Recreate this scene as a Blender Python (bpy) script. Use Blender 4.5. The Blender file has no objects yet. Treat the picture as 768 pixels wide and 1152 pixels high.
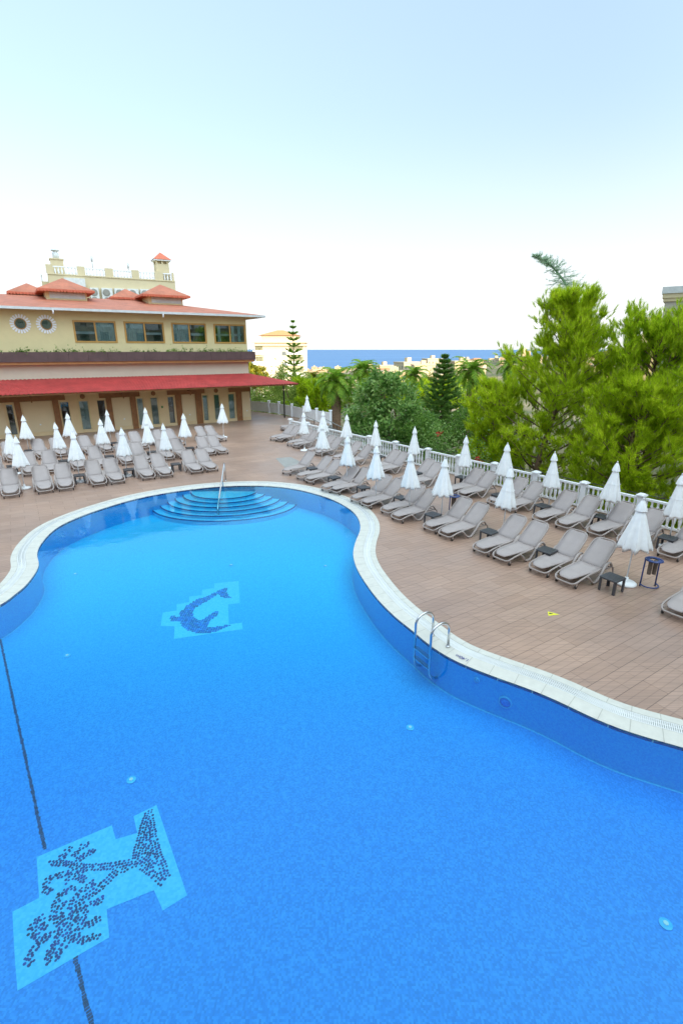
import bpy, bmesh, math, random
import numpy as np
from mathutils import Vector, Matrix
random.seed(7); rng = np.random.default_rng(7)
PI = math.pi
scene = bpy.context.scene
COL = scene.collection
# ------------------------------------------------------------------ camera
F_PX = 560.; PITCH = math.radians(18.1); CH = 5.9
CC, SS = math.cos(PITCH), math.sin(PITCH)
cam = bpy.data.cameras.new('camera'); camo = bpy.data.objects.new('camera', cam); COL.objects.link(camo)
camo.location = (0, 0, CH); camo.rotation_euler = (PI/2 - PITCH, 0, 0)
cam.sensor_fit = 'VERTICAL'; cam.sensor_height = 36; cam.lens = F_PX/1152*36
cam.clip_start = .1; cam.clip_end = 90000
scene.camera = camo

def ray(u, v):
    x = (u-384)/F_PX; p = -(v-576)/F_PX
    return Vector((x, CC+p*SS, -SS+p*CC))
def gp(u, v, z=0):
    "point of the place at height z seen at photo pixel u, v"
    d = ray(u, v); t = (z-CH)/d.z
    return Vector((d.x*t, d.y*t, z))
def at(u, v, Y):
    d = ray(u, v); t = Y/d.y
    return Vector((d.x*t, Y, CH+d.z*t))

# ------------------------------------------------------------------ materials
def new_mat(name):
    m = bpy.data.materials.new(name); m.use_nodes = True
    nt = m.node_tree; b = nt.nodes['Principled BSDF']
    return m, nt, b
def nd(nt, t, **kw):
    n = nt.nodes.new(t)
    for k, v in kw.items():
        if k.startswith('i_'):
            key = k[2:]
            n.inputs[int(key) if key.isdigit() else key.replace('_', ' ')].default_value = v
        else: setattr(n, k, v)
    return n
def ramp(nt, stops):
    r = nd(nt, 'ShaderNodeValToRGB'); e = r.color_ramp.elements
    while len(e) < len(stops): e.new(.5)
    for q, (p, c) in zip(e, stops):
        q.position = p; q.color = (*c, 1) if len(c) == 3 else c
    return r
def mat(name, col, rough=.6, metal=0, var=.12, scale=3., bump=0, bscale=40, spec=.5, sheen=0):
    "plain surface with a little mottling and an optional fine bump"
    m, nt, b = new_mat(name)
    tc = nd(nt, 'ShaderNodeTexCoord')
    n = nd(nt, 'ShaderNodeTexNoise', i_Scale=scale, i_Detail=6., i_Roughness=.6)
    nt.links.new(tc.outputs['Object'], n.inputs['Vector'])
    lo = tuple(c*(1-var) for c in col); hi = tuple(min(1, c*(1+var)) for c in col)
    r = ramp(nt, [(.3, lo), (.7, hi)])
    nt.links.new(n.outputs['Fac'], r.inputs['Fac']); nt.links.new(r.outputs['Color'], b.inputs['Base Color'])
    b.inputs['Roughness'].default_value = rough; b.inputs['Metallic'].default_value = metal
    b.inputs['Specular IOR Level'].default_value = spec
    if bump:
        n2 = nd(nt, 'ShaderNodeTexNoise', i_Scale=float(bscale), i_Detail=4.)
        nt.links.new(tc.outputs['Object'], n2.inputs['Vector'])
        bp = nd(nt, 'ShaderNodeBump', i_Strength=bump, i_Distance=.02)
        nt.links.new(n2.outputs['Fac'], bp.inputs['Height']); nt.links.new(bp.outputs['Normal'], b.inputs['Normal'])
    return m
def leaf_mat(name, c1, c2, c3, trans=.35, nscale=.7, rough=.55):
    "foliage: every leaf its own tone, patches of older and younger growth"
    m, nt, b = new_mat(name)
    geo = nd(nt, 'ShaderNodeNewGeometry'); tc = nd(nt, 'ShaderNodeTexCoord')
    n = nd(nt, 'ShaderNodeTexNoise', i_Scale=nscale, i_Detail=3.)
    nt.links.new(tc.outputs['Object'], n.inputs['Vector'])
    mx = nd(nt, 'ShaderNodeMath', operation='ADD')
    m1 = nd(nt, 'ShaderNodeMath', operation='MULTIPLY', i_1=.45); m2 = nd(nt, 'ShaderNodeMath', operation='MULTIPLY', i_1=.62)
    nt.links.new(geo.outputs['Random Per Island'], m1.inputs[0]); nt.links.new(n.outputs['Fac'], m2.inputs[0])
    nt.links.new(m1.outputs[0], mx.inputs[0]); nt.links.new(m2.outputs[0], mx.inputs[1])
    r = ramp(nt, [(.25, c1), (.55, c2), (.85, c3)])
    nt.links.new(mx.outputs[0], r.inputs['Fac']); nt.links.new(r.outputs['Color'], b.inputs['Base Color'])
    b.inputs['Roughness'].default_value = rough; b.inputs['Specular IOR Level'].default_value = .3
    tr = nd(nt, 'ShaderNodeBsdfTranslucent'); nt.links.new(r.outputs['Color'], tr.inputs['Color'])
    ms = nd(nt, 'ShaderNodeMixShader', i_0=trans); out = nt.nodes['Material Output']
    nt.links.new(b.outputs[0], ms.inputs[1]); nt.links.new(tr.outputs[0], ms.inputs[2]); nt.links.new(ms.outputs[0], out.inputs['Surface'])
    return m
def glass_mat(name, tint=(.75, .85, .85), ior=1.5, boost=0.):
    "window glass: see-through with true Fresnel reflection"
    m, nt, b = new_mat(name); nt.nodes.remove(b)
    fr = nd(nt, 'ShaderNodeFresnel', i_IOR=ior); tr = nd(nt, 'ShaderNodeBsdfTransparent'); tr.inputs[0].default_value = (*tint, 1)
    gl = nd(nt, 'ShaderNodeBsdfGlossy', i_Roughness=.01)
    ad = nd(nt, 'ShaderNodeMath', operation='ADD', i_1=boost); ad.use_clamp = True
    ms = nd(nt, 'ShaderNodeMixShader'); out = nt.nodes['Material Output']
    nt.links.new(fr.outputs[0], ad.inputs[0]); nt.links.new(ad.outputs[0], ms.inputs[0])
    nt.links.new(tr.outputs[0], ms.inputs[1]); nt.links.new(gl.outputs[0], ms.inputs[2]); nt.links.new(ms.outputs[0], out.inputs['Surface'])
    return m

ANG = math.atan2(.539, .842)
def deck_mat():
    m, nt, b = new_mat('plank_tile')
    tc = nd(nt, 'ShaderNodeTexCoord'); mp = nd(nt, 'ShaderNodeMapping'); mp.inputs['Rotation'].default_value = (0, 0, -ANG)
    nt.links.new(tc.outputs['Object'], mp.inputs['Vector'])
    def brick(w, h, mort, c1, c2, cm):
        k = nd(nt, 'ShaderNodeTexBrick', offset=.5, i_Scale=1., i_Mortar_Size=mort, i_Mortar_Smooth=.2, i_Brick_Width=w, i_Row_Height=h)
        k.inputs['Color1'].default_value = (*c1, 1); k.inputs['Color2'].default_value = (*c2, 1); k.inputs['Mortar'].default_value = (*cm, 1)
        nt.links.new(mp.outputs[0], k.inputs['Vector']); return k
    tile = brick(.9, .45, .006, (.42, .28, .215), (.37, .24, .18), (.23, .145, .105))
    slat = brick(9., .15, .010, (1, 1, 1), (.94, .94, .94), (.76, .75, .75))
    m2 = nd(nt, 'ShaderNodeMapping'); m2.inputs['Rotation'].default_value = (0, 0, -ANG); m2.inputs['Scale'].default_value = (1.2, 30, 1)
    nt.links.new(tc.outputs['Object'], m2.inputs['Vector'])
    gr = nd(nt, 'ShaderNodeTexNoise', i_Scale=1., i_Detail=4.); nt.links.new(m2.outputs[0], gr.inputs['Vector'])
    rg = ramp(nt, [(.3, (.78, .78, .78)), (.7, (1.15, 1.13, 1.1))]); nt.links.new(gr.outputs['Fac'], rg.inputs['Fac'])
    big = nd(nt, 'ShaderNodeTexNoise', i_Scale=.35, i_Detail=5.); nt.links.new(tc.outputs['Object'], big.inputs['Vector'])
    rb = ramp(nt, [(.3, (.86, .87, .9)), (.7, (1.1, 1.08, 1.05))]); nt.links.new(big.outputs['Fac'], rb.inputs['Fac'])
    def mul(a, c):
        x = nd(nt, 'ShaderNodeMix', data_type='RGBA', blend_type='MULTIPLY'); x.inputs[0].default_value = 1
        nt.links.new(a, x.inputs[6]); nt.links.new(c, x.inputs[7]); return x.outputs[2]
    c = mul(mul(mul(tile.outputs[0], slat.outputs[0]), rg.outputs[0]), rb.outputs[0])
    nt.links.new(c, b.inputs['Base Color'])
    rr = ramp(nt, [(.3, (.30, .30, .30)), (.7, (.46, .46, .46))]); nt.links.new(big.outputs['Fac'], rr.inputs['Fac']); nt.links.new(rr.outputs[0], b.inputs['Roughness'])
    bp = nd(nt, 'ShaderNodeBump', i_Strength=.35, i_Distance=.004); nt.links.new(slat.outputs['Color'], bp.inputs['Height']); nt.links.new(bp.outputs[0], b.inputs['Normal'])
    b.inputs['Specular IOR Level'].default_value = .5
    return m
def mosaic_mat(name, stops, cell=.03, rough=.3, far=None):
    m, nt, b = new_mat(name)
    tc = nd(nt, 'ShaderNodeTexCoord')
    vo = nd(nt, 'ShaderNodeTexVoronoi', distance='CHEBYCHEV', i_Scale=1/cell, i_Randomness=.25); nt.links.new(tc.outputs['Object'], vo.inputs['Vector'])
    sp = nd(nt, 'ShaderNodeSeparateColor'); nt.links.new(vo.outputs['Color'], sp.inputs[0])
    big = nd(nt, 'ShaderNodeTexNoise', i_Scale=.25, i_Detail=2.); nt.links.new(tc.outputs['Object'], big.inputs['Vector'])
    a = nd(nt, 'ShaderNodeMath', operation='MULTIPLY_ADD', i_1=.8, i_2=0.); nt.links.new(sp.outputs[0], a.inputs[0])
    bb = nd(nt, 'ShaderNodeMath', operation='MULTIPLY', i_1=.25); nt.links.new(big.outputs['Fac'], bb.inputs[0]); nt.links.new(bb.outputs[0], a.inputs[2])
    r = ramp(nt, stops); nt.links.new(a.outputs[0], r.inputs['Fac']); nt.links.new(r.outputs[0], b.inputs['Base Color'])
    if far:     # paler cyan towards the far end: sky reflection put into the tile colour
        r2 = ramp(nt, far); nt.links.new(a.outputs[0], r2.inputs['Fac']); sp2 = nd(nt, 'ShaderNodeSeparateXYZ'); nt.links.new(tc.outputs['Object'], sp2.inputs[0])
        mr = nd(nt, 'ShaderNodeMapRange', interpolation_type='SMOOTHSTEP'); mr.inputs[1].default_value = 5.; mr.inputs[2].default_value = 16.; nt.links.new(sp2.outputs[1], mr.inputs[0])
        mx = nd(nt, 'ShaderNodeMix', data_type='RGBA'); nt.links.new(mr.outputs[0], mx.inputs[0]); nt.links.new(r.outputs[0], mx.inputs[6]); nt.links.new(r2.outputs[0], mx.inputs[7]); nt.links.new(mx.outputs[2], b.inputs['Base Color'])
    b.inputs['Roughness'].default_value = rough
    return m
def water_mat():
    "pool water: Fresnel reflection over a clear, faintly blue body"
    m, nt, b = new_mat('pool_water'); nt.nodes.remove(b)
    tc = nd(nt, 'ShaderNodeTexCoord')
    n = nd(nt, 'ShaderNodeTexNoise', i_Scale=1.6, i_Detail=3., i_Distortion=.3); nt.links.new(tc.outputs['Object'], n.inputs['Vector'])
    n2 = nd(nt, 'ShaderNodeTexNoise', i_Scale=9., i_Detail=2.); nt.links.new(tc.outputs['Object'], n2.inputs['Vector'])
    ad = nd(nt, 'ShaderNodeMath', operation='MULTIPLY_ADD', i_1=.12); nt.links.new(n2.outputs['Fac'], ad.inputs[0]); nt.links.new(n.outputs['Fac'], ad.inputs[2])
    bp = nd(nt, 'ShaderNodeBump', i_Strength=.10, i_Distance=.05); nt.links.new(ad.outputs[0], bp.inputs['Height'])
    fr = nd(nt, 'ShaderNodeFresnel', i_IOR=1.40); nt.links.new(bp.outputs[0], fr.inputs['Normal'])
    tr = nd(nt, 'ShaderNodeBsdfTransparent'); tr.inputs[0].default_value = (.60, .93, 1, 1)
    gl = nd(nt, 'ShaderNodeBsdfGlossy', i_Roughness=.0); gl.inputs[0].default_value = (.62, .97, 1, 1); nt.links.new(bp.outputs[0], gl.inputs['Normal'])
    ms = nd(nt, 'ShaderNodeMixShader'); nt.links.new(fr.outputs[0], ms.inputs[0]); nt.links.new(tr.outputs[0], ms.inputs[1]); nt.links.new(gl.outputs[0], ms.inputs[2])
    nt.links.new(ms.outputs[0], nt.nodes['Material Output'].inputs['Surface'])
    return m
def sea_mat():
    m, nt, b = new_mat('sea_water')
    tc = nd(nt, 'ShaderNodeTexCoord'); mp = nd(nt, 'ShaderNodeMapping'); mp.inputs['Scale'].default_value = (.0006, .004, 1)
    nt.links.new(tc.outputs['Object'], mp.inputs['Vector'])
    n = nd(nt, 'ShaderNodeTexNoise', i_Scale=1., i_Detail=5.); nt.links.new(mp.outputs[0], n.inputs['Vector'])
    r = ramp(nt, [(.35, (.045, .145, .31)), (.65, (.07, .19, .38))]); nt.links.new(n.outputs['Fac'], r.inputs['Fac']); nt.links.new(r.outputs[0], b.inputs['Base Color'])
    b.inputs['Roughness'].default_value = .45; b.inputs['Specular IOR Level'].default_value = .12
    return m
def roof_mat(name, col, pitch=.24, dirs='X'):
    "clay-coloured roofing with courses"
    m, nt, b = new_mat(name)
    tc = nd(nt, 'ShaderNodeTexCoord')
    w = nd(nt, 'ShaderNodeTexWave', wave_type='BANDS', bands_direction=dirs, i_Scale=PI/pitch/ (2*PI) * 2, i_Distortion=.2)
    nt.links.new(tc.outputs['Object'], w.inputs['Vector'])
    n = nd(nt, 'ShaderNodeTexNoise', i_Scale=1.3, i_Detail=8., i_Roughness=.7); nt.links.new(tc.outputs['Object'], n.inputs['Vector'])
    r = ramp(nt, [(.3, tuple(c*.72 for c in col)), (.7, tuple(c*1.2 for c in col))]); nt.links.new(n.outputs['Fac'], r.inputs['Fac'])
    nt.links.new(r.outputs[0], b.inputs['Base Color']); b.inputs['Roughness'].default_value = .6
    bp = nd(nt, 'ShaderNodeBump', i_Strength=.5, i_Distance=.03); nt.links.new(w.outputs['Fac'], bp.inputs['Height']); nt.links.new(bp.outputs[0], b.inputs['Normal'])
    return m

M = dict(
 deck=deck_mat(),
 coping=mat('coping_tile', (.60, .59, .53), .4, var=.07, scale=6, bump=.1),
 grate=mat('white_grate', (.76, .77, .75), .45, var=.05),
 joint=mat('tile_joint', (.36, .35, .31), .8), t4=mat('pale_town_white', (.62, .56, .46), .9), t1=mat('town_sand', (.42, .33, .21), .9), t2=mat('town_peach', (.46, .32, .20), .9), t3=mat('town_cream', (.50, .42, .29), .9), troof=mat('town_roof', (.42, .20, .10), .9),
 gutter=mat('gutter_grey', (.25, .27, .28), .6),  # plain grey bed of the drain channel
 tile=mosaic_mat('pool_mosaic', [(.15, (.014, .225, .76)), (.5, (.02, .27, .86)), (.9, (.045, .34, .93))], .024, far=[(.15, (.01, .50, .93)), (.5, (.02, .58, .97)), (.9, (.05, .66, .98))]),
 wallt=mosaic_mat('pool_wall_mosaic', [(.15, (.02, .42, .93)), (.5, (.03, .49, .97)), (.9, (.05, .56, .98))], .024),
 step=mosaic_mat('step_mosaic', [(.1, (.10, .62, .97)), (.9, (.18, .72, .99))], .034),
 band=mat('dark_blue_tile', (.01, .045, .30), .25, var=.4, scale=30),
 light2=mosaic_mat('pale_turquoise_mosaic', [(.1, (.07, .65, .97)), (.9, (.15, .73, .99))], .034),
 light=mosaic_mat('light_mosaic', [(.1, (.06, .52, .96)), (.9, (.13, .62, .98))], .034),
 dot=mat('navy_dot_tile', (.02, .035, .24), .3, var=.7, scale=9),
 dot2=mat('blue_dot_tile', (.02, .17, .66), .3, var=.5, scale=9),
 lane=mat('dark_lane_tile', (.03, .05, .16), .4, var=.6, scale=20),
 water=water_mat(), sea=sea_mat(),
 steel=mat('stainless_steel', (.62, .63, .65), .18, 1, var=.04),
 resin=mat('taupe_resin', (.38, .32, .295), .42, var=.05),
 sling=mat('taupe_sling', (.38, .325, .31), .7, var=.06, bump=.25, bscale=250),
 wheel=mat('dark_wheel', (.03, .026, .024), .5),
 char=mat('charcoal_resin', (.055, .055, .062), .42, var=.12),
 canvas=mat('white_canvas', (.86, .86, .85), .85, var=.04, scale=8, bump=.2, bscale=15),
 white=mat('white_paint', (.82, .82, .82), .5, var=.05),
 bluem=mat('blue_paint', (.02, .045, .17), .35, var=.1),
 bag=mat('smoky_bag', (.13, .10, .08), .3, var=.4, scale=14),
 wall=mat('ochre_render', (.68, .565, .30), .85, var=.05, scale=1.2, bump=.15),
 wallp=mat('pale_pink_render', (.60, .53, .40), .85, var=.04, scale=1.2, bump=.15),
 wallg=mat('sand_render', (.78, .59, .33), .85, var=.05, scale=1.2, bump=.15),
 panel=mat('light_sand_panel', (.78, .62, .38), .8, var=.03, scale=1.),
 brown=mat('brown_timber', (.30, .13, .045), .55, var=.18, scale=4),
 orange=mat('orange_brown_trim', (.52, .25, .09), .6, var=.1),
 frame=mat('honey_wood_frame', (.46, .25, .06), .45, var=.12, scale=5),
 creamf=mat('cream_frame', (.74, .58, .30), .5, var=.05),
 planter=mat('dark_plum_cladding', (.10, .055, .052), .65, var=.18, scale=2),
 roof=roof_mat('terracotta_roof', (.50, .16, .085)), awn=roof_mat('red_awning_sheet', (.44, .05, .045)),
 roofb=mat('terracotta_edge', (.56, .14, .07), .6, var=.12), zinc=mat('pale_gutter', (.60, .62, .60), .5),
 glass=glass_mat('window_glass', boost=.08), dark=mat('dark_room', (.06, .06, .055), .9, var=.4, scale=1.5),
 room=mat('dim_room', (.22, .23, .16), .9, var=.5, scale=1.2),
 curt=mat('pale_curtain', (.74, .76, .72), .9, var=.12, scale=6), slatm=mat('grey_blind', (.60, .64, .60), .8),
 cream=mat('cream_hotel_render', (.62, .52, .32), .85, var=.05, scale=.3), ac=mat('ac_white', (.66, .66, .62), .5), fan=mat('ac_fan_grille', (.26, .25, .21), .6),
 iron=mat('dark_iron', (.035, .03, .028), .5), grey=mat('concrete_grey', (.32, .31, .29), .85, bump=.2), greyw=mat('grey_tower_render', (.48, .44, .36), .85, var=.05, scale=.4),
 bark=mat('pine_bark', (.17, .10, .06), .95, var=.35, scale=6, bump=.6, bscale=14), palmbark=mat('palm_bark', (.25, .15, .09), .95, var=.3, scale=8, bump=.8, bscale=10),
 yellow=mat('yellow_sticker', (.75, .72, .03), .5), black=mat('black_print', (.02, .02, .02), .6), blueink=mat('blue_print', (.02, .03, .25), .6),
 green=mat('green_sign', (.03, .22, .05), .5),
 pine=leaf_mat('pine_needles', (.28, .42, .012), (.56, .70, .022), (.86, .92, .07), .75, 1.6),
 pine2=leaf_mat('pine_needles_deep', (.24, .39, .012), (.50, .66, .022), (.82, .90, .06), .75, 1.6),
 blueleaf=leaf_mat('bluish_needles', (.36, .50, .34), (.46, .60, .42), (.54, .68, .48), .7),
 broad=leaf_mat('glossy_leaves', (.08, .19, .035), (.19, .35, .07), (.46, .60, .20), .42, 1.3, .3),
 darkc=leaf_mat('dark_conifer', (.07, .17, .03), (.15, .29, .045), (.28, .44, .07), .4),
 palm=leaf_mat('palm_fronds', (.11, .27, .02), (.25, .44, .04), (.48, .60, .06), .45),
 olive=leaf_mat('olive_green', (.13, .22, .035), (.27, .38, .06), (.46, .54, .11), .4),
 yel=leaf_mat('yellow_green_leaves', (.14, .16, .015), (.26, .26, .02), (.38, .36, .03), .4),
 hedge=leaf_mat('planter_green', (.03, .10, .01), (.09, .20, .02), (.20, .32, .03), .35),
 flower=mat('red_bloom', (.55, .03, .02), .6), trav=mat('grey_flagstone', (.30, .29, .27), .7),
)
_, nt, b = new_mat('ground_scrub'); M['ground'] = _
tc = nd(nt, 'ShaderNodeTexCoord'); n = nd(nt, 'ShaderNodeTexNoise', i_Scale=.05, i_Detail=9., i_Roughness=.7); nt.links.new(tc.outputs['Object'], n.inputs['Vector'])
r = ramp(nt, [(.35, (.045, .075, .02)), (.5, (.16, .14, .07)), (.65, (.34, .26, .16))]); nt.links.new(n.outputs['Fac'], r.inputs['Fac']); nt.links.new(r.outputs[0], b.inputs['Base Color']); b.inputs['Roughness'].default_value = .95

# ------------------------------------------------------------------ mesh builder
class MB:
    def __init__(s): s.v = []; s.f = []; s.m = []; s.sm = []; s.mats = []; s.cur = 0; s.smooth = False
    def use(s, m, smooth=False):
        if m not in s.mats: s.mats.append(m)
        s.cur = s.mats.index(m); s.smooth = smooth; return s
    def face(s, idx): s.f.append(tuple(idx)); s.m.append(s.cur); s.sm.append(s.smooth)
    def add(s, pts): k = len(s.v); s.v.extend([tuple(p) for p in pts]); return k
    def box(s, x0, x1, y0, y1, z0, z1, mtx=None):
        p = [Vector((x, y, z)) for z in (z0, z1) for y in (y0, y1) for x in (x0, x1)]
        if mtx: p = [mtx @ q for q in p]
        k = s.add(p)
        for q in ((0, 2, 3, 1), (4, 5, 7, 6), (0, 1, 5, 4), (1, 3, 7, 5), (3, 2, 6, 7), (2, 0, 4, 6)): s.face([k+i for i in q])
        return s
    def rbox(s, x0, x1, y0, y1, z0, z1, r=.02):
        "box with chamfered vertical edges and a chamfered top"
        def ring(i, z): return [(x0+i+r, y0+i, z), (x1-i-r, y0+i, z), (x1-i, y0+i+r, z), (x1-i, y1-i-r, z), (x1-i-r, y1-i, z), (x0+i+r, y1-i, z), (x0+i, y1-i-r, z), (x0+i, y0+i+r, z)]
        rs = [ring(0, z0), ring(0, z1-r*.6), ring(r*.6, z1)]
        ks = [s.add(q) for q in rs]
        for a, c in zip(ks, ks[1:]):
            for i in range(8): s.face((a+i, a+(i+1) % 8, c+(i+1) % 8, c+i))
        s.face([ks[-1]+i for i in range(8)]); s.face([ks[0]+7-i for i in range(8)]); return s
    def prism(s, poly, z0, z1):
        n = len(poly); a = s.add([(p[0], p[1], z0) for p in poly]); c = s.add([(p[0], p[1], z1) for p in poly])
        for i in range(n): s.face((a+i, a+(i+1) % n, c+(i+1) % n, c+i))
        s.face([c+i for i in range(n)]); s.face([a+n-1-i for i in range(n)]); return s
    def tube(s, path, r, n=8, cap=True, sx=1.):
        P = [Vector(p) for p in path]; R = r if isinstance(r, (list, tuple)) else [r]*len(P); ks = []; up = None
        for i, p in enumerate(P):
            t = (P[min(i+1, len(P)-1)]-P[max(i-1, 0)]).normalized()
            if up is None: up = Vector((0, 0, 1)) if abs(t.z) < .9 else Vector((1, 0, 0))
            a = t.cross(up)
            if a.length < 1e-4: a = t.cross(Vector((0, 1, 0)))
            a.normalize(); bb = a.cross(t).normalized(); up = bb
            ks.append(s.add([p+(a*math.cos(2*PI*j/n)*sx+bb*math.sin(2*PI*j/n))*R[i] for j in range(n)]))
        for a, c in zip(ks, ks[1:]):
            for j in range(n): s.face((a+j, a+(j+1) % n, c+(j+1) % n, c+j))
        if cap: s.face([ks[0]+n-1-j for j in range(n)]); s.face([ks[-1]+j for j in range(n)])
        return s
    def lathe(s, prof, n=16, c=(0, 0), cap=True):
        ks = [s.add([(c[0]+r*math.cos(2*PI*j/n), c[1]+r*math.sin(2*PI*j/n), z) for j in range(n)]) for r, z in prof]
        for a, d in zip(ks, ks[1:]):
            for j in range(n): s.face((a+j, a+(j+1) % n, d+(j+1) % n, d+j))
        if cap: s.face([ks[0]+n-1-j for j in range(n)]); s.face([ks[-1]+j for j in range(n)])
        return s
    def strip(s, A, B):
        a = s.add(A); c = s.add(B)
        for i in range(len(A)-1): s.face((a+i, a+i+1, c+i+1, c+i))
        return s
    def build(s, name, parent=None, fix=False):
        me = bpy.data.meshes.new(name); me.from_pydata(s.v, [], s.f)
        for m in s.mats: me.materials.append(M[m])
        me.polygons.foreach_set('material_index', s.m); me.polygons.foreach_set('use_smooth', s.sm)
        if fix:
            bm = bmesh.new(); bm.from_mesh(me); bmesh.ops.recalc_face_normals(bm, faces=bm.faces); bm.to_mesh(me); bm.free()
        me.update(); o = bpy.data.objects.new(name, me); COL.objects.link(o)
        if parent: o.parent = parent
        return o
def mb(m, smooth=False): return MB().use(m, smooth)
def rawmesh(name, V, Fc, matname, parent=None):
    "V (n,3), Fc (m,k) numpy arrays"
    me = bpy.data.meshes.new(name); m, k = Fc.shape
    me.vertices.add(len(V)); me.vertices.foreach_set('co', V.astype(np.float32).ravel())
    me.loops.add(m*k); me.loops.foreach_set('vertex_index', Fc.astype(np.int32).ravel())
    me.polygons.add(m); me.polygons.foreach_set('loop_start', np.arange(0, m*k, k, dtype=np.int32))
    me.polygons.foreach_set('loop_total', np.full(m, k, dtype=np.int32))
    me.materials.append(M[matname]); me.update(calc_edges=True)
    o = bpy.data.objects.new(name, me); COL.objects.link(o)
    if parent: o.parent = parent
    return o
def tag(o, label=None, cat=None, group=None, kind=None):
    if label: o['label'] = label
    if cat: o['category'] = cat
    if group: o['group'] = group
    if kind: o['kind'] = kind
    return o
def empty(name, loc=(0, 0, 0), rz=0):
    o = bpy.data.objects.new(name, None); COL.objects.link(o); o.location = loc; o.rotation_euler = (0, 0, rz); o.empty_display_size = .2
    return o
def kids(o): return [c for c in bpy.data.objects if c.parent == o]
def dup(root, tree=None):
    r = root.copy(); COL.objects.link(r)
    for ch, gs in tree:
        c = ch.copy(); COL.objects.link(c); c.parent = r
        for g in gs: d = g.copy(); COL.objects.link(d); d.parent = c
    return r
def tree_of(o): return [(c, kids(c)) for c in kids(o)]
ORD = ['first', 'second', 'third', 'fourth', 'fifth', 'sixth', 'seventh', 'eighth', 'ninth', 'tenth', 'eleventh', 'twelfth', 'thirteenth', 'fourteenth', 'fifteenth', 'sixteenth', 'seventeenth', 'eighteenth', 'nineteenth', 'twentieth', 'twenty-first', 'twenty-second', 'twenty-third', 'twenty-fourth']

# ------------------------------------------------------------------ pool outline
PX = [(768, 840), (706.7, 822), (668, 807), (625, 786.6), (591.6, 773), (558, 761), (515, 744), (486, 727), (464.7, 709.5), (443, 692), (424, 672.6), (409.6, 653), (400.5, 637), (397, 622), (400, 608), (405, 595.5), (403.5, 584), (394.5, 573), (374, 561.5), (348, 553.3), (322, 548.2), (290, 545.9), (250, 546.8), (208, 551), (156, 560), (104, 575.5), (67.7, 591), (49.5, 607), (41.7, 622), (44, 636), (31, 656), (15.6, 669), (0, 680)]
ctrl = [(13.6, -.6), (12.6, 1.6), (10.4, 3.6), (7.7, 5.1)] + [tuple(gp(*p)[:2]) for p in PX] + [(-8.7, 9.4), (-9.5, 8.0), (-10.6, 6.4), (-11.8, 4.4), (-12.6, 2.0), (-12.6, -.6)]
def catmull(P, n, closed=False):
    out = []; L = len(P)
    for i in range(L if closed else L-1):
        g = lambda k: P[k % L] if closed else P[max(0, min(L-1, k))]
        p0, p1, p2, p3 = [Vector((*q, 0)) for q in (g(i-1), g(i), g(i+1), g(i+2))]
        for j in range(n):
            t = j/n
            out.append(.5*((2*p1)+(p2-p0)*t+(2*p0-5*p1+4*p2-p3)*t*t+(3*p1-p0-3*p2+p3)*t**3))
    if not closed: out.append(Vector((*P[-1], 0)))
    return out
curve = catmull(ctrl, 8)
for _ in range(5): curve = [curve[0]]+[(curve[i-1]+curve[i]*2+curve[i+1])/4 for i in range(1, len(curve)-1)]+[curve[-1]]
# resample evenly
acc = [0]
for a, c in zip(curve, curve[1:]): acc.append(acc[-1]+(c-a).length)
NS = int(acc[-1]/.16); res = []; k = 0
for i in range(NS+1):
    d = acc[-1]*i/NS
    while k < len(acc)-2 and acc[k+1] < d: k += 1
    t = (d-acc[k])/max(1e-9, acc[k+1]-acc[k]); res.append(curve[k].lerp(curve[k+1], t))
POOL = res
Y_END = -.6
def normals(P):
    N = []
    for i in range(len(P)):
        t = (P[min(i+1, len(P)-1)]-P[max(i-1, 0)]).normalized(); N.append(Vector((t.y, -t.x, 0)))
    N[0] = Vector((1, 0, 0)); N[-1] = Vector((-1, 0, 0))
    return N
NRM = normals(POOL)     # outward
def offs(d, z=0): return [p+n_*d+Vector((0, 0, z)) for p, n_ in zip(POOL, NRM)]
FZ = -.86

# floor, walls
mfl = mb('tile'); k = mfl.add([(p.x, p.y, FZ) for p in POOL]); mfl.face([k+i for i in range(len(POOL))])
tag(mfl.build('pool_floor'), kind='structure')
w = mb('wallt', True)
A = [Vector((p.x, p.y, FZ)) for p in POOL]; B = [Vector((p.x, p.y, -.085)) for p in POOL]
w.strip(A+[A[0]], B+[B[0]])
tag(w.build('pool_wall'), kind='structure')
cv_ = mb('light'); cv_.strip(offs(-.035, FZ+.004), offs(-.004, FZ+.004)); tag(cv_.build('floor_edge_tiles'), kind='structure')
bd = mb('band')
for i in range(0, len(POOL)-1):        # row of dark tiles along the water line, pale joints between every few
    j = i % 4
    p, q = POOL[i], POOL[i+1]
    if j == 3: q = p.lerp(q, .86)
    bd.add([]); a = bd.add([(p.x, p.y, -.085), (q.x, q.y, -.085), (q.x, q.y, -.018), (p.x, p.y, -.018)]); bd.face((a, a+1, a+2, a+3))
    if j == 3:
        bd.use('coping'); r_ = POOL[i+1]; a = bd.add([(q.x, q.y, -.085), (r_.x, r_.y, -.085), (r_.x, r_.y, -.018), (q.x, q.y, -.018)]); bd.face((a, a+1, a+2, a+3)); bd.use('band')
tag(bd.build('waterline_tiles'), kind='structure')
wt = mb('water'); k = wt.add([(p.x, p.y, -.03) for p in POOL]); wt.face([k+i for i in range(len(POOL))])
tag(wt.build('pool_water'), kind='structure')
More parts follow.
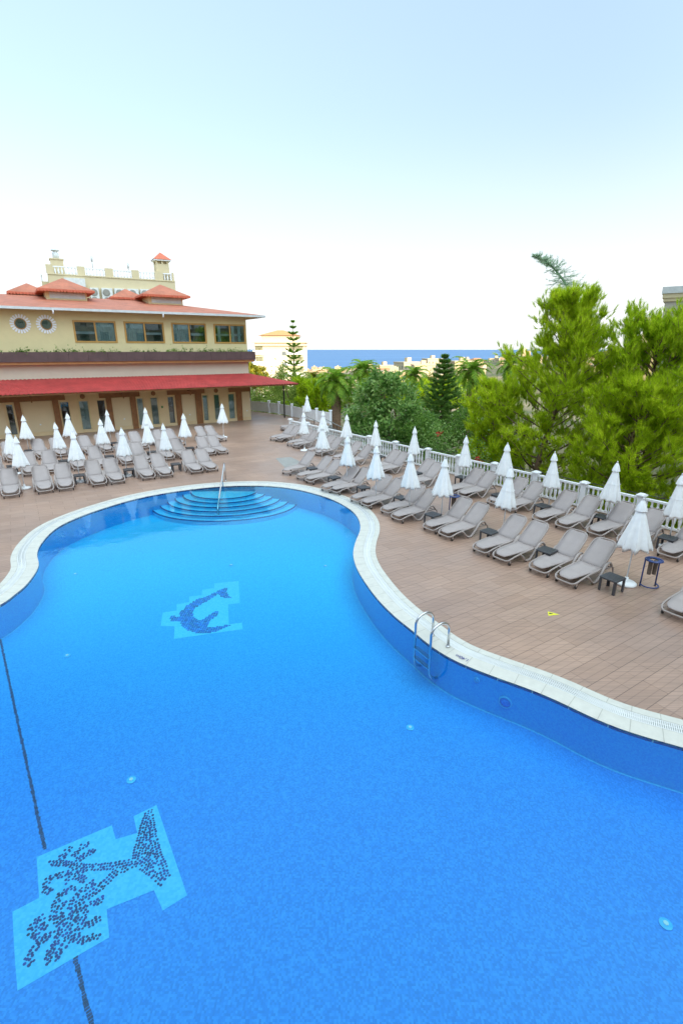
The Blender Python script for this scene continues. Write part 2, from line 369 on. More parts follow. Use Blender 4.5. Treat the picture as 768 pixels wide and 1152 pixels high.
# coping : inner lip, grate, outer band
def band_strip(name, mname, d0, d1, z0, z1=None, joints=None):
    z1 = z0 if z1 is None else z1; q = mb(mname); q.strip(offs(d1, z1), offs(d0, z0)); return q
cp = band_strip('coping', 'coping', 0, .30, -.018, .012)
cp.strip(offs(0, -.018), offs(0, -.05)); cp.strip(offs(.30, .012), offs(.30, -.06)); cp.strip(offs(.52, .014), offs(.52, -.06))
cp.strip(offs(.68, .014), offs(.52, .014)); cp.strip(offs(.68, -.02), offs(.68, .014))
cp.use('joint')
for i in range(2, len(POOL)-2, 3):      # tile joints of the inner lip and outer band
    t = (POOL[i+1]-POOL[i]).normalized()*.004
    for d0, d1, z in ((.0, .30, 0), (.52, .68, 0)):
        a = POOL[i]+NRM[i]*(d0+.002); c = POOL[i]+NRM[i]*(d1-.002)
        za = (-.015 if d0 == 0 else .0165); zc = (.0145 if d0 == 0 else .0165)
        kk = cp.add([a+t+Vector((0, 0, za)), a-t+Vector((0, 0, za)), c-t+Vector((0, 0, zc)), c+t+Vector((0, 0, zc))]); cp.face((kk, kk+1, kk+2, kk+3))
tag(cp.build('pool_coping'), kind='structure')
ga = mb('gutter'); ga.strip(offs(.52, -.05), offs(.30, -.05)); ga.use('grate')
for i in range(len(POOL)-1):
    for j in range(5):
        t = (j+.5)/5; p = POOL[i].lerp(POOL[i+1], t); n_ = NRM[i].lerp(NRM[i+1], t).normalized(); tt = Vector((-n_.y, n_.x, 0))*.0105
        a = p+n_*.305; c = p+n_*.515; z = Vector((0, 0, .010))
        kk = ga.add([a+tt+z, a-tt+z, c-tt+z, c+tt+z]); ga.face((kk, kk+1, kk+2, kk+3))
        if p.y < 17:
            kk = ga.add([a-tt+z, a-tt-z*2, c-tt-z*2, c-tt+z]); ga.face((kk, kk+1, kk+2, kk+3))
for dd in (.315, .41, .505): ga.strip(offs(dd+.008, .012), offs(dd-.008, .012))
tag(ga.build('drain_grate'), kind='structure')

# ------------------------------------------------------------------ deck sheet with a hole for the pool
R0, R1 = Vector((-3.75, 36.94, 0)), Vector((10.6, 16.9, 0))
RD = (R1-R0).normalized(); RN = Vector((RD.y, -RD.x, 0))     # RN points towards the deck (left/down)
if RN.x > 0: RN = -RN
REND = R0+RD*38
E_OUT = [(-48, -.6), *[(p.x, p.y) for p in offs(.66)][::-1], (REND.x, -.6), (REND.x, REND.y), (R0.x+.25, R0.y+.2), (-.75, 41.2), (-4.4, 46.3), (-8.8, 50.5), (-13, 57), (-48, 57)]
from mathutils.geometry import delaunay_2d_cdt
cv, ce, cf, _a, _b, _c = delaunay_2d_cdt([Vector(p) for p in E_OUT], [], [list(range(len(E_OUT)))], 1, 1e-5)
me = bpy.data.meshes.new('pool_deck'); me.from_pydata([(p.x, p.y, 0) for p in cv], [], [f if (cv[f[1]]-cv[f[0]]).cross(cv[f[2]]-cv[f[0]]) > 0 else f[::-1] for f in cf]); me.materials.append(M['deck']); me.update()
dk = bpy.data.objects.new('pool_deck', me); COL.objects.link(dk); tag(dk, kind='structure')
rw = mb('grey'); edge = [REND, R0+Vector((.25, .2, 0)), Vector((-.75, 41.2, 0)), Vector((-4.4, 46.3, 0)), Vector((-8.8, 50.5, 0)), Vector((-13, 57, 0))]
rw.strip([p+Vector((0, 0, -.003)) for p in edge], [p+Vector((0, 0, -6)) for p in edge])
tag(rw.build('retaining_wall'), 'grey rendered retaining wall below the white balustrade', 'wall', kind='structure')
# wet grey flag patch on the deck between the loungers
ob = mb('trav'); q = [gp(*p, z=.004) for p in ((310, 515.5), (327, 514), (343, 522), (322, 527.5))]; k = ob.add(q); ob.face((k, k+3, k+2, k+1))
tag(ob.build('drain_cover_paving'), kind='structure')

# ------------------------------------------------------------------ terrain and sea
def H(x, y):
    d = math.hypot(x, y)
    t = max(0, min(1, (d-70)/1500))
    z = -3.6-46*(t**.8)
    z += 17*math.exp(-(((x-150)/95)**2+((y-330)/120)**2))
    z += 14*math.exp(-(((x-330)/190)**2+((y-560)/200)**2))
    if d > 60: z += 1.2*math.sin(x*.021)*math.cos(y*.017)
    if d < 62: z = -3.6
    return z
xs = []; a = 0
g = []; rings = [4, 30, 60, 75, 95, 120, 150, 190, 240, 300, 370, 450, 540, 640, 760, 900, 1060, 1250, 1500, 1800]
tr = mb('ground', True); NA = 96; ks = []
for r_ in rings:
    ks.append(tr.add([(r_*math.cos(2*PI*j/NA), r_*math.sin(2*PI*j/NA)+5, H(r_*math.cos(2*PI*j/NA), r_*math.sin(2*PI*j/NA)+5)) for j in range(NA)]))
for a, c in zip(ks, ks[1:]):
    for j in range(NA): tr.face((a+j, c+j, c+(j+1) % NA, a+(j+1) % NA))
tr.face([ks[0]+j for j in range(NA)])
tag(tr.build('terrain'), kind='structure')
se = mb('sea'); se.v = []; k = se.add([(-60000, -60000, -46), (60000, -60000, -46), (60000, 80000, -46), (-60000, 80000, -46)]); se.face((k, k+1, k+2, k+3))
tag(se.build('sea'), kind='structure')

# ------------------------------------------------------------------ pool steps, mosaics, fittings
SC = Vector((-5.2, 21.35)); rad = [1.47, 1.82, 2.17, 2.50, 2.85, 3.20]; rdy = [1.2, 1.45, 1.70, 1.93, 2.16, 2.40]; stz = [-.10, -.21, -.32, -.43, -.55, -.68]
st = mb('step')
for i, (r_, z) in enumerate(zip(rad, stz)):
    zb = FZ; st.use('step')
    ry_ = rdy[i]; r0_, y0_ = (rad[i-1], rdy[i-1]) if i else (.05, .05)
    arc = [SC+Vector((math.cos(a)*r_, math.sin(a)*ry_)) for a in [PI*1.02+PI*.96*j/60 for j in range(61)]]
    inr = [SC+Vector((math.cos(a)*r0_, math.sin(a)*y0_)) for a in [PI*1.02+PI*.96*j/60 for j in range(61)]]
    st.strip([(p.x, p.y, z) for p in arc], [(p.x, p.y, z) for p in inr])
    st.strip([(p.x, p.y, z-.2) for p in arc], [(p.x, p.y, z) for p in arc])
    st.use('band')
    for j in range(60):
        if j % 1 == 0:
            for t0, t1 in ((.03, .47), (.53, .97)):
                a0 = PI*1.02+PI*.96*(j+t0)/60; a1 = PI*1.02+PI*.96*(j+t1)/60
                q = [(SC.x+math.cos(a)*rr, SC.y+math.sin(a)*(rr-r_+ry_), zz) for a, rr, zz in ((a0, r_+.004, z+.004), (a1, r_+.004, z+.004), (a1, r_-.045, z+.004), (a0, r_-.045, z+.004), (a0, r_+.004, z-.03), (a1, r_+.004, z-.03))]
                k = st.add(q); st.face((k, k+1, k+2, k+3)); st.face((k+4, k+5, k+1, k))
tag(st.build('pool_steps'), 'curved underwater entry steps with dark blue nosing tiles at the far end', 'steps', kind='structure')

def inside(p, poly):
    c = False; j = len(poly)-1
    for i in range(len(poly)):
        if (poly[i][1] > p[1]) != (poly[j][1] > p[1]) and p[0] < (poly[j][0]-poly[i][0])*(p[1]-poly[i][1])/(poly[j][1]-poly[i][1])+poly[i][0]: c = not c
        j = i
    return c
def world_poly(pts, ox, oy, s): return [tuple(gp(ox+x*s, oy+y*s, FZ)[:2]) for x, y in pts]
def raster(q, poly, cell, z, fill=.8, jit=.12, test=None):
    x0 = min(p[0] for p in poly); x1 = max(p[0] for p in poly); y0 = min(p[1] for p in poly); y1 = max(p[1] for p in poly)
    for i in range(int((x1-x0)/cell)+2):
        for j in range(int((y1-y0)/cell)+2):
            x = x0+i*cell; y = y0+j*cell
            if inside((x, y), poly) and (test is None or test((x, y))):
                x += random.uniform(-jit, jit)*cell; y += random.uniform(-jit, jit)*cell; h = cell*fill/2; a = random.uniform(-.3, .3); cs, sn = math.cos(a)*h, math.sin(a)*h
                k = q.add([(x-cs+sn, y-sn-cs, z), (x+cs+sn, y+sn-cs, z), (x+cs-sn, y+sn+cs, z), (x-cs-sn, y-sn+cs, z)]); q.face((k, k+1, k+2, k+3))
S1 = .15625
patch = world_poly([(455, 105), (630, 88), (640, 245), (555, 258), (560, 398), (655, 388), (660, 435), (165, 505), (170, 415), (70, 410), (85, 315), (185, 300), (185, 255), (275, 240), (275, 200), (365, 190), (370, 150), (455, 140)], 170, 640, S1)
body = world_poly([(548, 130), (470, 165), (400, 200), (330, 220), (255, 265), (210, 315), (205, 350), (150, 335), (128, 355), (150, 380), (210, 380), (225, 420), (290, 455), (380, 470), (450, 458), (500, 437), (570, 412), (565, 400), (500, 412), (440, 425), (405, 415), (420, 375), (480, 335), (485, 310), (455, 310), (375, 365), (340, 375), (310, 350), (300, 315), (330, 275), (400, 235), (480, 185), (500, 190), (500, 205), (590, 215), (555, 195), (545, 160)], 170, 640, S1)
root = empty('dolphin_mosaic', (0, 0, 0)); tag(root, 'blue dolphin mosaic on a pale blue patch in the middle of the pool floor', 'mosaic')
q = mb('light2'); k = q.add([(x, y, FZ+.004) for x, y in patch]); q.face([k+i for i in range(len(patch))]); q.build('background_patch', root)
q = mb('dot2'); raster(q, body, .058, FZ+.008, .9, .09); q.build('figure', root)
root = empty('coral_mosaic', (0, 0, 0)); tag(root, 'navy branching mosaic figure on a pale patch in the near left of the pool', 'mosaic')
S2 = .2865
patch = world_poly([(145, 225), (440, 100), (455, 155), (540, 130), (525, 65), (615, 20), (735, 375), (640, 435), (605, 355), (420, 430), (430, 540), (70, 750), (58, 600), (50, 440), (155, 385)], 0, 900, S2)
q = mb('light'); k = q.add([(x, y, FZ+.004) for x, y in patch]); q.face([k+i for i in range(len(patch))]); q.build('background_patch', root)
strokes = [[(585, 45), (560, 120), (545, 180), (530, 240)], [(585, 45), (600, 130), (612, 190), (635, 250), (655, 310)], [(530, 240), (570, 268), (610, 300), (645, 330)], [(578, 60), (577, 140), (570, 215)], [(560, 225), (600, 260), (640, 315)], [(600, 150), (590, 220)], [(552, 190), (605, 215)], [(560, 150), (560, 235)],
 [(530, 240), (450, 260), (390, 265), (330, 265)], [(530, 250), (450, 290), (400, 340), (360, 370), (290, 420)], [(330, 265), (250, 250), (200, 250)], [(240, 240), (260, 205), (290, 185)], [(290, 220), (320, 185), (355, 170)], [(300, 240), (340, 215), (380, 195)], [(330, 275), (260, 290), (190, 310)], [(190, 310), (175, 355), (205, 365)], [(335, 315), (290, 300), (250, 330)], [(295, 345), (240, 370), (215, 420), (210, 460), (245, 500)], [(245, 500), (300, 480), (345, 460)], [(300, 500), (350, 490), (400, 460)], [(245, 520), (320, 555), (400, 528)], [(370, 325), (320, 360), (290, 395), (280, 430)], [(405, 390), (330, 425), (270, 440)], [(245, 520), (180, 540), (140, 580), (105, 635), (140, 645)], [(240, 540), (200, 590), (190, 635), (235, 630)], [(270, 550), (240, 590), (215, 620)], [(172, 458), (130, 490), (122, 520), (160, 545), (210, 530)], [(150, 490), (190, 500)], [(245, 500), (280, 530), (330, 545)], [(240, 445), (245, 490)], [(250, 400), (225, 440), (230, 480)], [(345, 430), (300, 450), (255, 490)], [(200, 250), (230, 230), (260, 235)]]
q = mb('dot')
done = set()
for s_ in strokes:
    P_ = [gp(x*S2, 900+y*S2, FZ) for x, y in s_]
    for a, c in zip(P_, P_[1:]):
        L = (c-a).length; n_ = max(1, int(L/.02)); pn = Vector((-(c-a).y, (c-a).x, 0)).normalized()
        for i in range(n_):
            p = a.lerp(c, i/n_)
            for o_ in ((-.04, 0, .04) if s_ in strokes[:10] else (-.03, .0, .03)):
                if random.random() < .2: continue
                pp = p+pn*(o_+random.uniform(-.008, .008))
                if any((pp.x-x_)**2+(pp.y-y_)**2 < .0285**2 for x_, y_ in done): continue
                done.add((pp.x, pp.y)); x, y = pp.x, pp.y; h = .0205*random.uniform(.75, 1.1)
                k = q.add([(x+h*math.cos(t), y+h*math.sin(t), FZ+.008) for t in [i2*PI/3+x*7 for i2 in range(6)]]); q.face([k+i2 for i2 in range(6)])
q.build('figure', root)
q = mb('lane')
for (a, c) in (((0, 716), (51, 957)), ((85, 1078), (106, 1165)), ((106, 1165), (135, 1290))):
    A_, B_ = gp(*a, z=FZ), gp(*c, z=FZ); L = (B_-A_).length; n_ = int(L/.034); d = (B_-A_).normalized(); pn = Vector((-d.y, d.x, 0))
    for i in range(n_):
        p = A_.lerp(B_, i/n_)+pn*random.uniform(-.006, .006); h = .017*random.uniform(.7, 1.05); wd = random.uniform(.016, .028)
        k = q.add([p-d*h-pn*wd+Vector((0, 0, .004)), p+d*h-pn*wd+Vector((0, 0, .004)), p+d*h+pn*wd+Vector((0, 0, .004)), p-d*h+pn*wd+Vector((0, 0, .004))]); q.face((k, k+1, k+2, k+3))
tag(q.build('lane_line'), kind='structure')
# floor inlets and wall lamp
inl = [(461, 819), (148, 878), (748, 1040), (76, 738), (366, 637), (260, 636), (85, 646)]
txt = ['near the ladder', 'between the two mosaics', 'in the near right corner', 'beside the dark lane line', 'at mid pool right of the dolphin', 'in the far shallow end', 'by the left curve']
proto = None
for (u, v), t_ in zip(inl, txt):
    p = gp(u, v, FZ); sc_ = 1
    root = empty('floor_inlet', (p.x, p.y, FZ+.003))
    mb('light').lathe([(.075, 0), (.075, .012), (.045, .02), (.02, .02)], 18).build('cover', root)
    mb('white').lathe([(.03, .018), (.03, .03), (.01, .032)], 12).build('nozzle', root)
    tag(root, 'round pale water inlet on the pool floor '+t_, 'pool inlet', 'round inlets on the pool floor')
def wall_point(u, v):
    best = None; d = ray(u, v)
    for i in range(len(POOL)-1):
        a, c = POOL[i], POOL[i+1]; e = c-a; den = d.x*e.y-d.y*e.x
        if abs(den) < 1e-9: continue
        s_ = (a.x*e.y-a.y*e.x)/den; t_ = (a.x*d.y-a.y*d.x)/den
        if 0 <= t_ <= 1 and s_ > 0 and (FZ-.1) < CH+s_*d.z < 0: best = (Vector((d.x*s_, d.y*s_, CH+s_*d.z)), NRM[i])
    return best
for (u, v, r_, nm, lb) in ((568, 790, .13, 'pool_lamp', 'large round underwater lamp on the right pool wall'), (536, 765, .06, 'wall_inlet', 'small round white inlet on the right pool wall')):
    wp = wall_point(u, v)
    if wp is None: continue
    p, n_ = wp; root = empty(nm, p-n_*.002, math.atan2(-n_.y, -n_.x)); tag(root, lb, 'pool lamp' if r_ > .1 else 'pool inlet')
    MX = Matrix.Rotation(PI/2, 4, 'Y')
    def disc(mn, prof, nme):
        q = mb(mn, True); q.lathe(prof, 24); q.v = [tuple(MX @ Vector(x)) for x in q.v]; return q.build(nme, root)
    disc('light', [(r_, 0), (r_, .02), (r_*.78, .028), (r_*.76, .01)], 'rim'); disc('tile' if r_ > .1 else 'light', [(r_*.74, .0), (r_*.74, .016), (r_*.3, .03)], 'lens')

# ladder
lp1, lp2 = gp(486, 716), gp(503.6, 727); ld = (lp2-lp1).normalized()
i0 = min(range(len(POOL)), key=lambda i: (POOL[i]-Vector(((lp1.x+lp2.x)/2, (lp1.y+lp2.y)/2, 0))).length); nl = -NRM[i0]
root = empty('pool_ladder', ((lp1.x+lp2.x)/2, (lp1.y+lp2.y)/2, .0), math.atan2(nl.y, nl.x))   # local +X to the pool
tag(root, 'stainless steel pool ladder on the right edge of the pool', 'pool ladder')
for sy in (-.25, .25):
    pts = [(.0, sy, 0), (.0, sy, .42)] + [(.235-.235*math.cos(t), sy, .42+.2*math.sin(t)) for t in [PI*j/10 for j in range(1, 10)]] + [(.47, sy, .42), (.47, sy, -.42)] + [(.47-.24*(1-math.cos(t)), sy, -.42-.24*math.sin(t)) for t in [PI/2*j/6 for j in range(1, 7)]] + [(.17, sy, -.66)]
    mb('steel', True).tube(pts, .027, 10).build('side_rail', root); mb('steel', True).lathe([(.045, .012), (.045, .028), (.025, .04)], 16, (0, sy)).build('flange', root)
for z in (-.12, -.36): mb('steel').box(.42, .52, -.23, .23, z-.012, z+.012).build('tread', root)

# step handrail
pb = gp(254, 541); root = empty('step_handrail', (pb.x, pb.y, 0), math.atan2(-.993, .115)); tag(root, 'steel handrail running down the far pool entry steps', 'handrail')
for o_ in (0,): mb('steel', True).tube([(0, 0, 0), (0, 0, .74), (.04, 0, .82), (.12, 0, .86), (.3, 0, .80), (1.1, 0, .52), (1.9, 0, .24), (2.7, 0, -.04), (3.2, 0, -.20), (3.35, 0, -.3), (3.4, 0, -.45), (3.4, 0, -.84)], .033, 10).build('rail', root)
mb('steel', True).tube([(1.1, 0, .5), (1.1, 0, -.1)], .022, 8).build('post', root); mb('steel', True).lathe([(.05, .0), (.05, .02), (.03, .03)], 14).build('flange', root)

# depth mark and yellow sticker
def text(name, body, size, loc, rot, m, ext=.0008, parent=None):
    c = bpy.data.curves.new(name, 'FONT'); c.body = body; c.size = size; c.extrude = ext; c.align_x = 'CENTER'; c.align_y = 'CENTER'
    o = bpy.data.objects.new(name, c); COL.objects.link(o); o.location = loc; o.rotation_euler = rot; c.materials.append(M[m])
    me = bpy.data.meshes.new_from_object(o); bpy.data.objects.remove(o); o = bpy.data.objects.new(name, me); COL.objects.link(o); o.location = loc; o.rotation_euler = rot
    if parent: o.parent = parent
    return o
p = gp(522, 737.5); i0 = min(range(len(POOL)), key=lambda i: (POOL[i]-Vector((p.x, p.y, 0))).length); n_ = NRM[i0]
t = text('depth_mark', '1,40m', .12, (p.x, p.y, .006), (0, 0, math.atan2(-n_.x, n_.y)+PI), 'blueink'); t.rotation_euler = (0, 0, math.atan2(n_.y, n_.x)+PI/2)
t.location = POOL[i0]+n_*.15+Vector((0, 0, .008)); tag(t, 'blue 1,40m depth mark printed on the pool coping', 'depth mark')
root = empty('floor_sticker', gp(620, 690.5), -.1); tag(root, 'small yellow triangular sticker on the deck right of the pool', 'sticker')
q = mb('yellow'); k = q.add([(-.10, -.10, .003), (.17, -.02, .003), (-.06, .10, .003), (-.10, -.10, .0), (.17, -.02, .0), (-.06, .10, .0)]); q.face((k, k+1, k+2)); q.face((k, k+3, k+4, k+1)); q.face((k+1, k+4, k+5, k+2)); q.face((k+2, k+5, k+3, k)); q.build('backing', root)
q = mb('black'); k = q.add([(-.06, -.03, .005), (.03, -.0, .005), (.02, .022, .005), (-.05, .03, .005)]); q.face((k, k+1, k+2, k+3)); q.build('print', root)

# ------------------------------------------------------------------ sun lounger
def make_lounger():
    r = empty('sun_lounger')
    W = .31
    # seat sling (x along the length, toe end at 0)
    def sling(prof, w_in, w_out, endr=0):
        q = mb('sling', True); ks = []
        for x, z, wd in prof:
            ks.append(q.add([(x, -wd, z), (x, -wd*.5, z-.008), (x, 0, z-.011), (x, wd*.5, z-.008), (x, wd, z), (x, wd, z-.022), (x, 0, z-.034), (x, -wd, z-.022)]))
        for a, c in zip(ks, ks[1:]):
            for j in range(8): q.face((a+j, c+j, c+(j+1) % 8, a+(j+1) % 8))
        q.face([ks[0]+j for j in range(8)]); q.face([ks[-1]+7-j for j in range(8)])
        return q
    sling([(.0, .255, .135), (.03, .275, .175), (.08, .292, .215), (.2, .308, .25), (.5, .322, .285), (.8, .315, .30), (1.0, .322, .30), (1.16, .345, .295)], 0, 0).build('seat', r)
    a = math.radians(43); hx, hz = 1.17, .35; c_, s_ = math.cos(a), math.sin(a)
    prof = [(hx+c_*t+s_*-b_, hz+s_*t+c_*b_, wd) for t, b_, wd in ((0, .0, .29), (.1, .008, .30), (.3, -.0, .30), (.55, -.012, .30), (.74, -.005, .285), (.80, .0, .25), (.83, .0, .19))]
    sling(prof, 0, 0).build('backrest', r)
    # side frame : rail round the seat, rail round the back
    q = mb('resin', True)
    rail = [(1.16, W, .33), (1.0, W+.01, .305), (.8, W+.012, .298), (.5, W+.012, .285), (.2, W+.012, .24), (.08, W-.0, .20), (.015, W-.04, .16), (-.015, W-.10, .14), (-.02, .0, .135)]
    rail = rail+[(x, -y, z) for x, y, z in rail[::-1][1:]]
    q.tube(rail, .028, 8, sx=.8); q.build('seat_frame', r)
    q = mb('resin', True)
    br = [(t, w_) for t, w_ in ((0, W), (.3, W+.01), (.6, W+.01), (.74, W-.008), (.815, W-.06), (.85, W-.13), (.858, 0))]
    br = [(hx+c_*t+.012, w_, hz+s_*t-.012) for t, w_ in br]; q.tube(br+[(x, -y, z) for x, y, z in br[::-1][1:]], .025, 8, sx=.8); q.build('back_frame', r)
    for sy in (-1, 1):
        # sweeping front leg: down from the rail to the floor, back up to the hinge and over as a low arm
        path = [(.46, .32, .28), (.54, .345, .21), (.62, .36, .12), (.70, .365, .05), (.80, .365, .026), (.90, .365, .06), (1.02, .365, .17), (1.14, .36, .29), (1.25, .355, .39), (1.34, .35, .435), (1.46, .345, .43), (1.56, .335, .36), (1.62, .33, .27)]
        m_ = mb('resin', True).tube([(x, y*sy, z) for x, y, z in catm(path)], .031, 8, sx=1.25); m_.build('front_leg', r)
        path = [(1.02, .31, .30), (1.3, .325, .275), (1.62, .33, .27), (1.70, .33, .22), (1.72, .335, .12), (1.74, .335, .02)]
        mb('resin', True).tube([(x, y*sy, z) for x, y, z in catm(path)], .022, 8).build('rear_leg', r)
        arm = mb('resin', True).tube([(.12, .285*sy, .20), (.09, .29*sy, .15), (.085, .29*sy, .10), (.095, .285*sy, .06)], [.022, .022, .022, .02], 8); ao = arm.build('wheel_fork', r)
        q = mb('wheel', True)
        k0 = len(q.v); q.lathe([(.025, -.02), (.046, -.02), (.05, -.01), (.05, .01), (.046, .02), (.025, .02)], 14)
        q.v = [(x+.095, (z+.272)*sy, y+.052) for x, y, z in q.v]; q.build('wheel', r)
    mb('resin', True).tube([(1.62, -.33, .25), (1.62, .33, .25)], .016, 6).build('cross_bar', r)
    return r
def catm(P, n=3):
    V = [Vector(p) for p in P]; out = []
    for i in range(len(V)-1):
        p0, p1, p2, p3 = V[max(0, i-1)], V[i], V[i+1], V[min(len(V)-1, i+2)]
        for j in range(n):
            t = j/n; out.append(.5*((2*p1)+(p2-p0)*t+(2*p0-5*p1+4*p2-p3)*t*t+(3*p1-p0-3*p2+p3)*t**3))
    out.append(V[-1]); return out
LP = make_lounger(); LT = tree_of(LP); lp_used = [False]
def place_lounger(x, y, ang, label, group):
    if lp_used[0]: o = dup(LP, LT)
    else: o = LP; lp_used[0] = True
    o.location = (x, y, 0.001); o.rotation_euler = (0, 0, ang); tag(o, label, 'sun lounger', group); return o
# umbrella
def make_umbrella(seed, loose=1.):
    rnd = random.Random(seed); r = empty('closed_parasol')
    mb('white', True).tube([(0, 0, .05), (0, 0, 2.22)], .019, 10).build('pole', r)
    base = mb('white', True).lathe([(.25, 0), (.26, .02), (.26, .045), (.235, .07), (.06, .085), (.05, .09), (.045, .2), (.02, .2)], 28).build('base', r)
    n = 64; prof = [(2.20, .03), (2.12, .05), (1.95, .11), (1.75, .165), (1.55, .22), (1.38, .27), (1.22, .32), (1.10, .355), (1.02, .36)]
    ph = rnd.uniform(0, 1); q = mb('canvas', True); ks = []
    amp = [rnd.uniform(.6, 1.2) for _ in range(8)]; jog = [rnd.uniform(-.035, .035) for _ in range(8)]
    for i, (z, rr) in enumerate(prof):
        pts = []
        for j in range(n):
            a = 2*PI*j/n; s8 = (a*8/(2*PI)); f = int(s8) % 8; fr = s8-int(s8)
            fold = abs(math.sin(PI*fr))**.6; k_ = i/len(prof)
            R_ = rr*loose*(1-.34*k_*(1-fold)*amp[f])*(1+.10*math.sin(a+ph*6)*k_)
            tw = .22*k_*math.sin(PI*fr*2)
            zz = z+(jog[f]-.055*(fold-.5))*(1 if i == len(prof)-1 else .35 if i == len(prof)-2 else 0)
            pts.append((R_*math.cos(a+tw), R_*math.sin(a+tw), zz))
        ks.append(q.add(pts))
    for a, c in zip(ks, ks[1:]):
        for j in range(n): q.face((a+j, c+j, c+(j+1) % n, a+(j+1) % n))
    # inner lining, folded back inside so the hem has thickness and no light gap
    inn = q.add([(x*.55, y*.55, z+.10) for x, y, z in q.v[ks[-1]:ks[-1]+n]])
    for j in range(n): q.face((ks[-1]+j, inn+j, inn+(j+1) % n, ks[-1]+(j+1) % n))
    q.build('canopy', r)
    q = mb('canvas', True); ks = []
    for z, rr in ((2.34, .018), (2.29, .045), (2.19, .09), (2.08, .125), (2.04, .135)):
        ks.append(q.add([((rr*loose**.5*(1-.12*abs(math.cos(4*a))))*math.cos(a), rr*loose**.5*(1-.12*abs(math.cos(4*a)))*math.sin(a), z) for a in [2*PI*j/32 for j in range(32)]]))
    for a, c in zip(ks, ks[1:]):
        for j in range(32): q.face((a+j, c+j, c+(j+1) % 32, a+(j+1) % 32))
    q.face([ks[0]+31-j for j in range(32)]); q.build('vent_cap', r)
    mb('white', True).lathe([(.012, 2.32), (.022, 2.345), (.016, 2.37), (.004, 2.385)], 10).build('finial', r)
    mb('white', True).tube([(.205*math.cos(a), .205*math.sin(a), 1.60+.01*math.sin(3*a)) for a in [2*PI*j/20 for j in range(21)]], .006, 5).build('tie_strap', r)
    return r
UP = [make_umbrella(s, l) for s, l in ((1, 1.), (2, 1.08), (3, .92), (4, 1.16))]; UT = [tree_of(u) for u in UP]; uu = [False]*4
def place_umbrella(x, y, label, group, kind=None, tilt=(0, 0)):
    i = random.randrange(3) if kind is None else kind
    if uu[i]: o = dup(UP[i], UT[i])
    else: o = UP[i]; uu[i] = True
    o.location = (x, y, 0); o.rotation_euler = (tilt[0], tilt[1], random.uniform(0, 6) if kind is None else 0); tag(o, label, 'parasol', group); return o
def make_table():
    r = empty('side_table')
    q = mb('char').rbox(-.23, .23, -.23, .23, .36, .40, .025); q.box(-.20, .20, -.20, .20, .335, .36)
    for i in range(5): q.box(-.17+i*.08, -.15+i*.08, -.18, .18, .4, .404)
    q.build('tabletop', r)
    for sx in (-1, 1):
        for sy in (-1, 1):
            p = [(sx*x, sy*y) for x, y in ((.215, .215), (.155, .215), (.155, .195), (.195, .195), (.195, .155), (.215, .155))]
            if sx*sy < 0: p = p[::-1]
            l = mb('char'); l.prism(p, 0, .338); l.build('leg', r, fix=True)
    return r
TP = make_table(); TT = tree_of(TP); tu = [False]
def place_table(x, y, ang, label, group):
    if tu[0]: o = dup(TP, TT)
    else: o = TP; tu[0] = True
    o.location = (x, y, .001); o.rotation_euler = (0, 0, ang); tag(o, label, 'side table', group); return o

# --- left block, in the frame of the terrace building: s along the front, t back from the front row
US, UB = Vector((.842, .539, 0)), Vector((-.539, .842, 0)); LO = Vector((-12.64, 20.54, 0))
def L(s, t): return LO+US*s+UB*t
rowsL = {'front': (0, [(-1.25, 0), (0, 0), (.78, 0), (2.12, 0), (2.89, 0), (4.25, .02), (5.08, .0), (6.55, 0), (7.33, 0)]),
         'middle': (3.9, [(-1.85, 0), (-.42, 0), (.48, 0), (1.75, 0), (2.72, .02), (4.05, .03), (4.95, .05), (6.2, .03), (7.1, .04), (8.58, .03), (9.33, .06)]),
         'back': (8.05, [(-1.05, .1), (.4, .1), (1.3, .1), (2.8, .12), (3.7, .12), (4.95, .14), (5.75, .14), (7.2, .16), (8.0, .2), (10.1, .2), (10.8, .25)])}
for rn, (t0, lst) in rowsL.items():
    for i, (s, rot) in enumerate(lst):
        p = L(s, t0); jr = random.uniform(-.03, .03)
        place_lounger(p.x, p.y, ANG+PI/2+rot+jr, f'taupe sun lounger, {ORD[i]} from the left in the {rn} row before the terrace building', f'loungers in the {rn} row before the terrace building')
tabL = {'front': (1.25, [-.62, 1.45, 3.6, 5.85]), 'middle': (5.2, [-1.15, 1.12, 3.35, 5.55, 7.75]), 'back': (9.4, [-.3, 2.05, 4.3, 6.4])}
for rn, (t0, lst) in tabL.items():
    for i, s in enumerate(lst[1:] if rn == 'front' else lst):
        p = L(s, t0); place_table(p.x, p.y, ANG+random.uniform(-.1, .1), f'charcoal side table, {ORD[i]} from the left in the {rn} row before the terrace building', 'side tables before the terrace building')
umL = [(7.8, 479.5), (16, 490), (25, 467), (62.5, 475), (75, 464.5), (81, 485), (112, 471), (120.4, 461), (136, 481), (163.3, 458.5), (164.5, 470.5), (183.4, 476), (205.8, 465), (249, 453.6)]
umt = ['middle', 'front', 'back', 'middle', 'back', 'front', 'middle', 'back', 'front', 'back', 'middle', 'front', 'middle', 'back']
cnt = {}
for (u, v), rn in zip(umL, umt):
    p = gp(u, v, 2.37); cnt[rn] = cnt.get(rn, 0)+1
    place_umbrella(p.x, p.y, f'closed white parasol, {ORD[cnt[rn]-1]} from the left in the {rn} row before the terrace building', 'closed parasols before the terrace building', tilt=(random.uniform(-.02, .02), random.uniform(-.02, .02)))
